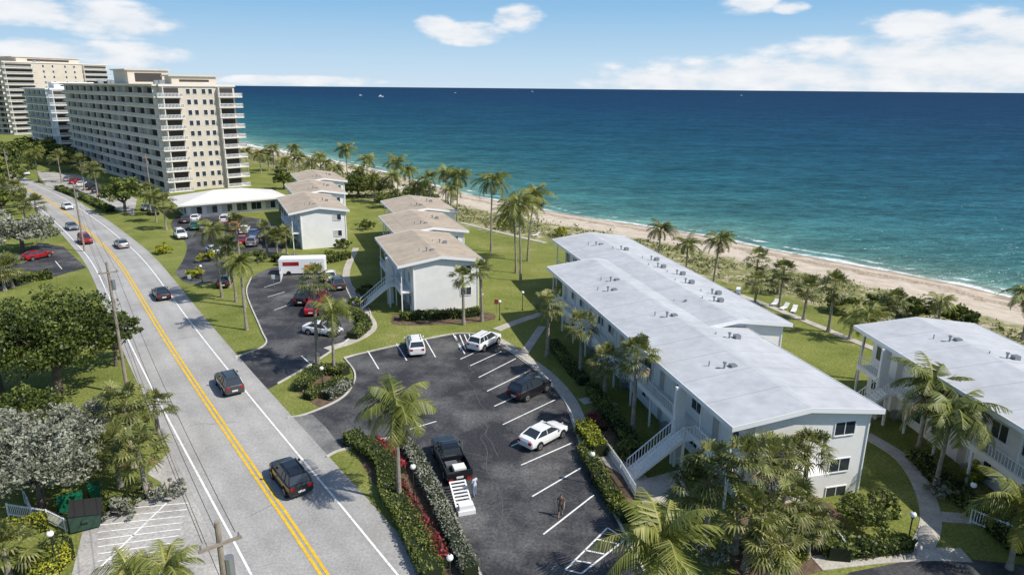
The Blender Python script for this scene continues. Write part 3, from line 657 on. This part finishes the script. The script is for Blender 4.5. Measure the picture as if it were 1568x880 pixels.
hedge('foundation_shrubs',[(1265,820),(1285,860)],1.6,1.1,LEAFM,100,.12)
hedge('foundation_shrubs',[(1400,700),(1440,740),(1500,790),(1568,850)],1.6,.9,LEAFM,80,.12)
hedge('lime_hedge',[(1190,865),(1225,850)],1.2,.8,LEAFY)
hedge('lime_hedge',[(0,822),(40,815),(75,805)],1.3,.9,LEAFY)
hedge('clipped_hedge',[(62,880),(85,850),(105,838)],1.6,1.1,LEAFM)
hedge('lime_hedge',[(60,905),(90,862),(108,850)],1.3,1.0,LEAFY)
hedge('red_flowering_plants',[(608,748),(622,768),(638,795),(652,815),(672,850),(682,870)],.8,.75,LEAFR,80,.12)
hedge('red_flowering_plants',[(572,680),(597,698),(614,725)],.8,.7,LEAFR,80,.12)
hedge('red_flowering_plants',[(905,640),(925,660)],.8,.5,LEAFR,90,.1)
hedge('foundation_shrubs',[(420,400),(480,405),(535,395)],1.5,1.2,LEAFM,50,.2)
hedge('foundation_shrubs',[(540,480),(560,500),(540,520)],1.4,.9,LEAFM,60,.14)
hedge('clipped_hedge',[(90,290),(130,305),(170,325)],2,1,LEAFM,30,.25)
hedge('clipped_hedge',[(0,435),(30,432),(80,425)],2,1.1,LEAFM,40,.2)
hedge('foundation_shrubs',[(150,790),(190,775),(230,755)],1.0,.6,LEAFM,80,.1)
n=5200; px_=RNG.uniform(-120,110,n*6); py_=RNG.uniform(60,330,n*6); dd_=shore_d(px_,py_)
k=(dd_>15)&(dd_<31)&(RNG.random(n*6)<np.where(dd_<19,.3,.8)); px_,py_,dd_=px_[k][:n],py_[k][:n],dd_[k][:n]
pat=np.sin(px_*.35+1)*np.cos(py_*.27)+RNG.normal(0,.5,len(px_)); kk=pat>-.45; px_,py_,dd_=px_[kk],py_[kk],dd_[kk]
zz=zt(dd_); nl=12; Cc=np.repeat(np.stack([px_,py_,zz],-1),nl,0); o_=RNG.normal(0,1,(len(Cc),3))*np.array([.75,.75,.22]); o_[:,2]=np.abs(o_[:,2])+.1
T_=np.clip(np.repeat(RNG.uniform(.2,.8,len(px_)),nl)+RNG.normal(0,.12,len(Cc)),0,1); Q=leafq(Cc+o_,.24)
quads_obj('dune_scrub',Q,T_,np.zeros(len(Q)),[DUNEG])
# ---------------------------------------------------------------- vehicles
def paint(name,c,metal=.2): 
    m=mat(name,c,rough=.28,spec=.6,metal=metal); m.node_tree.nodes['Principled BSDF'].inputs['Coat Weight'].default_value=.6; return m
PC={'white':paint('white_car_paint',(.78,.78,.77),0),'black':paint('black_car_paint',(.012,.013,.016)),'red':paint('red_car_paint',(.35,.012,.015)),'silver':paint('silver_car_paint',(.4,.41,.42),.6),'grey':paint('grey_car_paint',(.07,.075,.08),.4),'blue':paint('blue_car_paint',(.02,.08,.3)),'orange':paint('orange_car_paint',(.6,.16,.02)),'green':paint('green_car_paint',(.02,.2,.15))}
TYRE=mat('tyre_rubber',(.015,.015,.015),rough=.9); RIM=mat('alloy_rim',(.45,.45,.46),rough=.35,metal=.8); HEAD=mat('headlamp',(.75,.78,.8),rough=.1); TAIL=mat('tail_lamp',(.4,.01,.01),rough=.2)
PLATE=mat('number_plate',(.7,.7,.65))
CARM={}
def carmesh(kind):
    if kind in CARM: return CARM[kind]
    s=MB()
    if kind=='sedan': st=[(-2.35,.70,.38,.80),(-2.25,.83,.28,.98),(-1.6,.91,.24,1.02),(-.8,.92,.22,.98),(.9,.92,.22,.95),(1.5,.91,.24,.90),(2.1,.84,.27,.78),(2.33,.68,.38,.62)]; cab=(-1.95,1.15,-1.0,.25,.95,1.44); wb=1.42; wr=.33
    elif kind=='suv': st=[(-2.35,.78,.42,1.0),(-2.28,.88,.33,1.12),(-1.6,.95,.28,1.14),(-.8,.96,.27,1.12),(.8,.96,.27,1.10),(1.5,.95,.29,1.06),(2.15,.88,.33,.96),(2.35,.74,.42,.80)]; cab=(-2.2,1.2,-1.85,.45,1.09,1.72); wb=1.42; wr=.37
    else: st=[(-2.9,.93,.5,.72),(-2.85,.96,.45,.74),(-1.6,.98,.4,.74),(-.75,.98,.38,.76),(-.7,.98,.38,1.2),(1.2,.98,.38,1.2),(2.0,.97,.4,1.16),(2.75,.92,.42,1.08),(2.92,.82,.5,.9)]; cab=(-.7,1.45,-.55,.65,1.18,1.9); wb=1.85; wr=.41
    rings=[]
    for x,w,zb,zs in st:
        rings.append([(x,-w*.86,zb),(x,-w*.98,zb+.14),(x,-w,(zb+zs)/2),(x,-w*.965,zs-.1),(x,-w*.84,zs),(x,-w*.4,zs+.03),(x,w*.4,zs+.03),(x,w*.84,zs),(x,w*.965,zs-.1),(x,w,(zb+zs)/2),(x,w*.98,zb+.14),(x,w*.86,zb)])
    vs=[p for r in rings for p in r]; k=12; fs=[]
    for i in range(len(rings)-1):
        for j in range(k): a=i*k+j;b_=i*k+(j+1)%k; fs.append((a,b_,b_+k,a+k))
    fs+=[tuple(range(k)),tuple(range((len(rings)-1)*k,len(rings)*k))[::-1]]
    s.add(vs,fs,0)
    xb0,xb1,xt0,xt1,z0,z1=cab; W=st[3][1]; wb_=W*.86; wt=W*.66
    gv=[(xb0,-wb_,z0),(xb1,-wb_,z0),(xb1,wb_,z0),(xb0,wb_,z0),(xt0,-wt,z1-.05),(xt1,-wt,z1-.05),(xt1,wt,z1-.05),(xt0,wt,z1-.05)]
    s.add(gv,[(0,1,5,4),(1,2,6,5),(2,3,7,6),(3,0,4,7)],1)
    xm=(xt0+xt1)/2
    s.add([(xt0-.05,-wt-.02,z1-.06),(xt1+.05,-wt-.02,z1-.06),(xt1+.05,wt+.02,z1-.06),(xt0-.05,wt+.02,z1-.06),(xt0+.12,-wt+.1,z1),(xt1-.15,-wt+.1,z1),(xt1-.15,wt-.1,z1),(xt0+.12,wt-.1,z1),(xm,-wt+.12,z1+.03),(xm,wt-.12,z1+.03)],
          [(0,1,5,8,4),(1,2,6,5),(2,3,7,9,6),(3,0,4,7),(4,8,9,7),(8,5,6,9),(3,2,1,0)],0)
    def bar(a,b_,r=.045): s.cyl(a,b_,r,r*.8,6,0)
    for sy in (-1,1):
        bar((xb1,sy*wb_,z0),(xt1,sy*wt,z1-.05)); bar((xb0,sy*wb_,z0),(xt0,sy*wt,z1-.05),.06)
        xB=(xb0+xb1)/2; bar((xB,sy*(wb_+.005),z0),((xt0+xt1)/2,sy*(wt+.005),z1-.05),.04)
        if kind=='suv':
            bar((xb0+.95,sy*wb_,z0),(xt0+.7,sy*wt,z1-.05),.05); s.box(xt0+.3,xt1-.3,sy*(wt-.12)-.02,sy*(wt-.12)+.02,z1+.03,z1+.08,2)
        s.box(xb1-.3,xb1-.12,sy*W*.96-.06+sy*.1,sy*W*.96+.06+sy*.1,z0-.02,z0+.13,0)
        s.box(-wb+.55,wb-.55,sy*W*1.0-.012,sy*W*1.0+.012,st[3][2]+.02,st[3][2]+.14,2)
        for xw in (-wb,wb):
            y0=sy*(W+.004); s.cyl((xw,sy*(W-.3),wr+.03),(xw,y0,wr+.03),wr+.075,n=20,mi=2)  # black disc stands in for the shaded wheel-arch recess
            s.cyl((xw,sy*(W-.22),wr),(xw,sy*(W+.025),wr),wr,n=20,mi=2); s.cyl((xw,sy*(W+.02),wr),(xw,sy*(W+.035),wr),wr*.66,n=12,mi=3)
            s.cyl((xw,sy*(W+.03),wr),(xw,sy*(W+.045),wr),wr*.2,n=8,mi=2)
        zf=st[-2][3]; zr=st[1][3]
        s.box(st[-2][0]-.02,st[-1][0]-.04,sy*st[-2][1]*.62-.17,sy*st[-2][1]*.62+.17,zf-.24,zf-.08,4)
        s.box(st[0][0]-.02,st[1][0]+.05,sy*st[1][1]*.70-.15,sy*st[1][1]*.70+.15,zr-.32,zr-.1,5)
    s.box(st[-1][0]-.03,st[-1][0]+.012,-.5,.5,st[-1][2]+.03,st[-1][2]+.2,2); s.box(st[0][0]-.015,st[0][0]+.03,-.26,.26,st[0][2]+.12,st[0][2]+.27,6)
    if kind=='pickup':
        for sy in(-1,1): s.box(-2.88,-.72,sy*.93-.045,sy*.93+.045,.74,1.2,0)
        s.box(-2.88,-2.80,-.88,.88,.74,1.2,0); s.box(-.74,-.72,-.88,.88,.74,1.2,0); s.box(-2.79,-.75,-.87,.87,.775,.80,2)
        s.box(-2.5,-1.7,-.6,.3,.801,1.15,6); s.box(-1.6,-1.0,-.2,.7,.801,1.05,3)
    CARM[kind]=s; return s
NM={'sedan':'parked_sedan_car','suv':'parked_suv_car','pickup':'pickup_truck'}
MC={}
def car(u,v,u2,v2,kind,col,name=None,z=.03):
    p=G(u,v); q=G(u2,v2); a=math.atan2(q.y-p.y,q.x-p.x)
    nm=name or NM[kind]; mats=[PC[col],GLASS,TYRE,RIM,HEAD,TAIL,PLATE]
    if (kind,col) in MC: ob=bpy.data.objects.new(nm,MC[(kind,col)]); sc.collection.objects.link(ob); 
    else:
        ob=carmesh(kind).obj(nm,mats); MC[(kind,col)]=ob.data
    b_=ob.modifiers.new('b','BEVEL'); b_.width=.03; b_.segments=2; b_.limit_method='ANGLE'; b_.angle_limit=math.radians(28)
    ob.location=(p.x,p.y,z); ob.rotation_euler=(0,0,a)
    return ob
for c in [(352,594,337,572,'suv','grey','suv_car'),(446,740,425,712,'suv','black','suv_car'),(248,455,238,441,'sedan','black','sedan_car'),(187,378,176,368,'sedan','silver','sedan_car'),(131,372,141,382,'suv','red','suv_car'),(111,351,120,359,'sedan','silver','sedan_car'),(104,320,112,325,'sedan','white','sedan_car')]: car(*c)
for c in [(636,536,632,522,'suv','white'),(742,530,760,520,'suv','white'),(811,603,838,590,'suv','black'),(832,674,860,659,'sedan','white'),(690,713,679,690,'pickup','black'),
 (495,511,520,514,'sedan','white'),(480,477,487,462,'sedan','red'),(466,462,474,452,'suv','black'),(517,440,512,430,'suv','grey'),(480,450,488,440,'sedan','silver'),(505,428,500,418,'sedan','white'),(345,436,350,425,'sedan','black'),(488,463,496,452,'suv','red'),
 (277,364,285,372,'suv','white'),(330,389,340,394,'sedan','white'),(330,350,334,343,'sedan','blue'),(345,350,349,343,'sedan','red'),(360,352,364,345,'suv','orange'),(315,352,319,345,'sedan','silver'),(300,350,304,343,'suv','green'),(375,356,379,349,'sedan','white'),(390,362,394,355,'sedan','blue'),(388,375,394,368,'suv','silver'),(372,372,378,364,'sedan','red'),(300,338,304,332,'sedan','white'),(285,340,288,334,'sedan','grey'),(345,340,349,334,'suv','white'),
 (58,396,80,391,'sedan','red'),(150,294,157,291,'sedan','grey'),(138,290,145,287,'suv','black'),(126,285,133,282,'sedan','white'),(115,281,122,278,'suv','red'),(162,300,169,297,'suv','grey'),(105,277,112,274,'sedan','silver'),(25,262,32,266,'suv','grey'),(40,268,47,272,'sedan','white'),(225,322,232,328,'sedan','silver'),(235,328,242,334,'suv','black')]: car(*c)
p=G(706,765); q=G(694,735); a=math.atan2(q.y-p.y,q.x-p.x); mb=MB()
for sy in(-.55,.55): mb.prof([(-1.2,.02),(1.2,.75),(1.2,.85),(-1.2,.12)],sy-.05,sy+.05)
for i in range(9): t=i/8; x=-1.15+2.3*t; mb.box(x-.08,x+.08,-.5,.5,.05+.72*t,.1+.72*t)
mb.box(-1.9,-1.2,-.6,.6,.03,.35); mb.box(-1.8,-1.3,-.5,.5,.35,.7)
r=mb.obj('loading_ramp',[TRIM]); r.location=p; r.rotation_euler=(0,0,a)
# ---------------------------------------------------------------- people
def person(name,u,v,look,shirt,pants,hair,pose='stand'):
    p=G(u,v); q=G(*look); a=math.atan2(q.y-p.y,q.x-p.x)-math.pi/2
    e=empty(name,(p.x,p.y,.02),a)
    st=.22 if pose=='walk' else .03
    J=[((0,0,.95),.13),((0,.0,1.15),.12),((0,.0,1.38),.135),((0,0,1.50),.055),((0,.02,1.60),.085),((0,.02,1.70),.075)]
    E=[(0,1),(1,2),(2,3),(3,4),(4,5)]
    for s in(-1,1):
        b0=len(J); fy=s*st
        J+=[((s*.10,0,.88),.095),((s*.11,fy*.5+.03,.50),.06),((s*.11,fy-.02,.09),.042),((s*.12,fy+.14,.04),.035)]
        E+=[(0,b0),(b0,b0+1),(b0+1,b0+2),(b0+2,b0+3)]
        b0=len(J); ay=-s*st*.8+(.2 if pose=='reach' else 0)
        J+=[((s*.19,0,1.41),.06),((s*.25,ay*.3-.02,1.14),.042),((s*.24,ay+.08,.90),.03),((s*.235,ay+.12,.82),.03)]
        E+=[(2,b0),(b0,b0+1),(b0+1,b0+2),(b0+2,b0+3)]
        bh=b0+3
        for k in range(4):
            J+=[((s*.235+(k-1.5)*.006,ay+.13+(k-1.5)*.018,.78),.009),((s*.225+(k-1.5)*.006,ay+.14+(k-1.5)*.02,.735-.006*abs(k-1.5)),.008)]
            E+=[(bh,len(J)-2),(len(J)-2,len(J)-1)]
        J+=[((s*.20,ay+.15,.79),.009)]; E+=[(bh-1,len(J)-1)]
    me=bpy.data.meshes.new('body'); me.from_pydata([j[0] for j in J],E,[]); ob=bpy.data.objects.new('body',me); sc.collection.objects.link(ob)
    sk=ob.modifiers.new('s','SKIN'); sv=me.skin_vertices[0].data
    for i,j in enumerate(J): sv[i].radius=(j[1],j[1]*(.75 if i<3 else 1))
    sv[0].use_root=True
    ob.modifiers.new('u','SUBSURF').levels=1; ob.modifiers[-1].render_levels=1
    bpy.context.view_layer.update(); dg=bpy.context.evaluated_depsgraph_get(); m2=bpy.data.meshes.new_from_object(ob.evaluated_get(dg))
    ob.modifiers.clear(); ob.data=m2
    SK=mat('skin',(.42,.25,.17),rough=.6)
    m2.materials.clear()
    for mm in (SK,mat(name+'_shirt',shirt,rough=.9),mat(name+'_trousers',pants,rough=.9),mat('shoes',(.1,.1,.1)),mat(name+'_hair',hair,rough=.8)): m2.materials.append(mm)
    for f_ in m2.polygons:
        c_=f_.center; f_.use_smooth=True
        f_.material_index=(4 if (c_.z>1.66 or (c_.z>1.56 and c_.y<-.01)) else 0 if c_.z>1.475 else 3 if c_.z<.09 else (0 if abs(c_.x)>.185 and c_.z<1.2 else 1) if c_.z>.95 or (abs(c_.x)>.19) else 2 if c_.z>.45 or pose!='walk' else 0)
    ob.parent=e
    mb=MB(); mb.sph((0,.105,1.615),.014,4,0,1.5); mb.sph((-.03,.092,1.64),.009,4,1); mb.sph((.03,.092,1.64),.009,4,1); mb.box(-.022,.022,.09,.1,1.575,1.583,2)
    for s in(-1,1): mb.sph((s*.085,.02,1.62),.018,4,0,1.4)
    mb.obj('face',[SK,DARK,mat('lips',(.35,.1,.09))],parent=e)
person('pedestrian',727,760,(700,745),(.55,.6,.68),(.25,.3,.4),(.05,.03,.02),'reach')
person('pedestrian_in_brown',858,790,(856,815),(.13,.09,.07),(.07,.06,.055),(.04,.025,.015),'walk')
# ---------------------------------------------------------------- street furniture
GLOBE=mat('globe_lamp_glass',(.85,.85,.82),rough=.2)
def lamp(u,v,vt):
    p=G(u,v); h=max(2.5,min(4.5,HT(u,v,vt))); mb=MB(); mb.cyl((0,0,0),(0,0,.25),.1,.07); mb.cyl((0,0,.2),(0,0,h-.3),.045,.04); mb.cyl((0,0,h-.32),(0,0,h-.26),.1,.1); mb.sph((0,0,h-.05),.2,8,1)
    mb.cyl((0,0,h+.13),(0,0,h+.2),.06,.02)
    o=mb.obj('globe_street_lamp',[BLACKM,GLOBE],smooth=False); o.location=p
for a in [(634,765,713),(690,908,852),(1388,838,798),(88,870,830),(1322,690,652),(495,600,565),(765,490,465),(738,478,455),(800,475,452),(310,432,410),(1480,790,755),(905,740,700)]: lamp(*a)
def upole(p,h,name='utility_pole'):
    mb=MB(); mb.cyl((0,0,0),(0,0,h),.17,.11,10); mb.box(-.8,.8,-.16,-.06,h-1.0,h-.88)
    for x in(-.7,0,.7): mb.cyl((x,-.1,h-.88),(x,-.1,h-.7),.04,.03,6,1)
    mb.cyl((.25,0,h-2.6),(.25,0,h-1.7),.2,.2,10,1); o=mb.obj(name,[WOOD,METAL]); o.location=p; o.rotation_euler=(0,0,math.radians(38)); return p,h
pA=G(196,603); pA=Vector((pA.x,pA.y,0)); pB=Vector((-11.2,22.5,0)); pC=G(130,385); pD=G(232,302)
Ps=[(pB,12.0),(pA,12.8),(pC,12),(G(20,300),12)]
for p,h in Ps: upole(p,h)
upole(pD,11)
mb=MB()
for (a,ha),(b_,hb) in zip(Ps[:-1],Ps[1:]):
    for dx,dz in ((-.6,-.7),(0,-.7),(.6,-.7),(0,-3.2)):
        pr=None
        for i in range(13):
            t=i/12; q=Vector((a.x+(b_.x-a.x)*t+dx*.8,a.y+(b_.y-a.y)*t+dx*.6,ha+(hb-ha)*t+dz-4*1.0*t*(1-t)))
            if pr is not None: mb.cyl(pr,q,.014,n=4)
            pr=q
mb.obj('overhead_power_line',[BLACKM])
def fence(px,h=1.1,sp=.16,name='white_picket_fence'):
    P=[G(u,v) for u,v in px]; mb=MB()
    for a,b_ in zip(P[:-1],P[1:]):
        d=b_-a; L_=d.length; an=math.atan2(d.y,d.x); mb.M=Matrix.Translation(a)@Matrix.Rotation(an,4,'Z')
        mb.box(0,L_,-.02,.02,.15,.22); mb.box(0,L_,-.02,.02,h-.12,h-.05)
        for i in range(int(L_/sp)+1): mb.box(i*sp-.025,i*sp+.025,.021,.04,.03,h)
        for i in range(int(L_/2)+1): mb.box(i*2-.05,i*2+.05,-.07,-.021,0,h+.08)
    mb.obj(name,[TRIM])
fence([(925,690),(950,725),(972,762)]); fence([(1268,815),(1290,850)]); fence([(1485,800),(1568,835)]); fence([(15,790),(75,800),(105,815)],1.0); fence([(40,770),(50,792)],1.0)
fence([(435,415),(430,432)],1.4); 
p=G(465,418); mb=MB(); mb.box(-3.4,3.4,-1.2,1.2,.3,2.5); mb.box(-3.3,3.3,-1.1,1.1,2.5,2.6,0); mb.box(-2.8,-.4,-1.22,-1.201,1.5,2.1,1); mb.box(.4,2.6,-1.22,-1.201,.7,1.6,2)
for x in(-2,2): 
    for s in(-1,1): mb.cyl((x,s*1.0,.35),(x,s*1.22,.35),.35,n=14,mi=3)
o=mb.obj('white_box_trailer',[TRIM,PC['red'],PC['orange'],TYRE]); o.location=p; o.rotation_euler=(0,0,math.radians(8))
GB=mat('green_bin_plastic',(.01,.12,.06),rough=.5)
for (u,v) in [(100,782),(120,776),(147,762)]:
    p=G(u,v); mb=MB(); mb.prof([(-.28,.06),(.28,.06),(.36,1.0),(-.36,1.0)],-.33,.33); mb.box(-.38,.38,-.36,.36,1.0,1.08); mb.cyl((-.3,-.36,.12),(-.3,.36,.12),.12,n=10,mi=1); mb.box(-.45,-.38,-.25,.25,.92,.98)
    o=mb.obj('wheelie_bin',[GB,TYRE],bevel=.02); o.location=p; o.rotation_euler=(0,0,.6)
p=G(135,800); mb=MB(); mb.prof([(-.9,.15),(.75,.15),(.9,1.0),(-.9,1.3)],-1.0,1.0); mb.add([(-.92,-1.05,1.33),(.94,-1.05,1.02),(.94,1.05,1.02),(-.92,1.05,1.33),(-.92,-1.05,1.39),(.94,-1.05,1.08),(.94,1.05,1.08),(-.92,1.05,1.39)],[(0,3,2,1),(4,5,6,7),(0,1,5,4),(1,2,6,5),(2,3,7,6),(3,0,4,7)],1)
mb.box(-.2,.2,-1.12,-1.0,.7,.85); mb.box(-.2,.2,1.0,1.12,.7,.85)
o=mb.obj('dumpster',[mat('dumpster_green',(.02,.06,.04),(.05,.08,.06),3),BLACKM]); o.location=p; o.rotation_euler=(0,0,.5)
for (u,v) in [(855,372),(880,378),(1185,468),(1200,474),(1130,450),(1215,478),(820,362),(905,385)]:
    p=G(u,v,-.1); mb=MB(); mb.box(-.3,.3,-.9,.4,.3,.36); mb.add([(-.3,.4,.31),(.3,.4,.31),(.3,1.0,.75),(-.3,1.0,.75),(-.3,.4,.37),(.3,.4,.37),(.3,1.0,.81),(-.3,1.0,.81)],[(0,3,2,1),(4,5,6,7),(0,1,5,4),(1,2,6,5),(2,3,7,6),(3,0,4,7)])
    for x in(-.27,.27):
        for y in(-.8,.3): mb.box(x-.03,x+.03,y-.03,y+.03,0,.3)
    o=mb.obj('lounge_chair',[TRIM]); o.location=p; o.rotation_euler=(0,0,random.uniform(-1,0))
for (u,v,c) in [(292,440,'white'),(420,440,'white'),(760,480,'red')]:
    p=G(u,v); mb=MB(); mb.cyl((0,0,0),(0,0,1.9),.03,n=6); mb.box(-.25,.25,-.03,-.01,1.3,1.9,1); mb.box(-.2,.2,-.034,-.031,1.5,1.56,0); o=mb.obj('sign_post',[METAL,PC[c]]); o.location=p
for (u,v,s) in [(583,149,14),(552,147,9),(697,143,9),(1135,147,9),(815,141,14)]:
    p=G(u,v,SEA); mb=MB(); mb.add([(-.5,-.16,0),(.3,-.16,0),(.55,0,.02),(.3,.16,0),(-.5,.16,0),(-.52,-.2,.16),(.35,-.2,.18),(.68,0,.24),(.35,.2,.18),(-.52,.2,.16)],[(0,1,6,5),(1,2,7,6),(2,3,8,7),(3,4,9,8),(4,0,5,9),(5,6,7,8,9)])
    mb.box(-.3,.2,-.12,.12,.16,.32); mb.box(-.2,.08,-.1,.1,.32,.42); mb.cyl((-.05,0,.42),(-.05,0,.7),.01,n=4)
    o=mb.obj('motor_yacht',[TRIM]); o.location=p; o.scale=(s,s,s)
# ---------------------------------------------------------------- world + sun
w=bpy.data.worlds.new("World"); sc.world=w; w.use_nodes=True; nt=w.node_tree; L=nt.links.new; bg=nt.nodes['Background']
sd=Vector((.95,-.31,0)).normalized(); el=math.radians(48); S=Vector((sd.x*math.cos(el),sd.y*math.cos(el),math.sin(el)))
sky=nd(nt,'ShaderNodeTexSky',sky_type='NISHITA'); sky.sun_disc=False; sky.sun_elevation=el; sky.sun_rotation=math.atan2(sd.x,sd.y); sky.air_density=1.0; sky.dust_density=.6; sky.ozone_density=1.5
tc=nd(nt,'ShaderNodeTexCoord'); sx=nd(nt,'ShaderNodeSeparateXYZ'); L(tc.outputs['Generated'],sx.inputs[0])
az=mth(nt,'ARCTAN2',sx.outputs[0],sx.outputs[1]); ee=mth(nt,'ARCSINE',sx.outputs[2])
CLD=[(175,32,95,28),(30,10,110,28),(190,84,90,20),(70,80,90,20),(715,52,75,20),(795,28,45,24),(668,38,40,16),(1145,6,50,18),(1402,36,75,20),(1430,88,260,44),(1540,60,150,48),(1200,118,320,36),(1010,126,140,18),(1500,114,220,38),(450,124,160,9),(1210,12,30,10)]
tot=None
for (u,v,ru,rv) in CLD:
    d=ray(u,v).normalized(); a0=math.atan2(d.x,d.y); e0=math.asin(d.z)
    x=mth(nt,'POWER',mth(nt,'MULTIPLY',mth(nt,'ABSOLUTE',mth(nt,'SUBTRACT',az,a0)),F/ru),2.0); y=mth(nt,'POWER',mth(nt,'ABSOLUTE',mth(nt,'MULTIPLY',mth(nt,'SUBTRACT',ee,e0),F/rv)),2.0)
    g_=mth(nt,'SUBTRACT',1.0,mth(nt,'ADD',x,y),cl=True)
    tot=g_ if tot is None else mth(nt,'MAXIMUM',tot,g_)
cb=nd(nt,'ShaderNodeCombineXYZ'); L(mth(nt,'MULTIPLY',az,17),cb.inputs[0]); L(mth(nt,'MULTIPLY',ee,46),cb.inputs[1])
n=nd(nt,'ShaderNodeTexNoise'); n.inputs['Scale'].default_value=1; n.inputs['Detail'].default_value=7; n.inputs['Roughness'].default_value=.52; L(cb.outputs[0],n.inputs[0])
dn=mth(nt,'ADD',mth(nt,'MULTIPLY',tot,1.6),mth(nt,'MULTIPLY_ADD',n.outputs[0],4.2,-2.15))
cf=mth(nt,'MULTIPLY',mth(nt,'MULTIPLY',mr(nt,dn,.1,1.5),mr(nt,tot,0,.4)),.9)
low=ramp(nt,mr(nt,ee,-.01,.19,0,1,False),[(0,(.66,.79,.90)),(.25,(.50,.70,.88)),(.55,(.30,.55,.82)),(1,(.15,.38,.71))])
vs_=nd(nt,'ShaderNodeVectorMath',operation='SCALE'); L(low,vs_.inputs[0]); vs_.inputs['Scale'].default_value=7.3
base=mixc(nt,mr(nt,ee,.16,.6),vs_.outputs[0],sky.outputs[0])
shd=mr(nt,n.outputs[0],.35,.7,.0,1)
L(mixc(nt,cf,base,mixc(nt,shd,(5.9,6.2,6.6),(7.1,7.1,7.15))),bg.inputs[0]); bg.inputs[1].default_value=.135
sl=bpy.data.lights.new('sun','SUN'); sl.energy=5.0; sl.angle=math.radians(.5); sl.color=(1,.95,.87)
so=bpy.data.objects.new('sun',sl); sc.collection.objects.link(so); so.rotation_euler=S.to_track_quat('Z','Y').to_euler(); so.location=(0,0,100)
sc.view_settings.view_transform='Standard'; sc.view_settings.look='None'; sc.view_settings.exposure=0
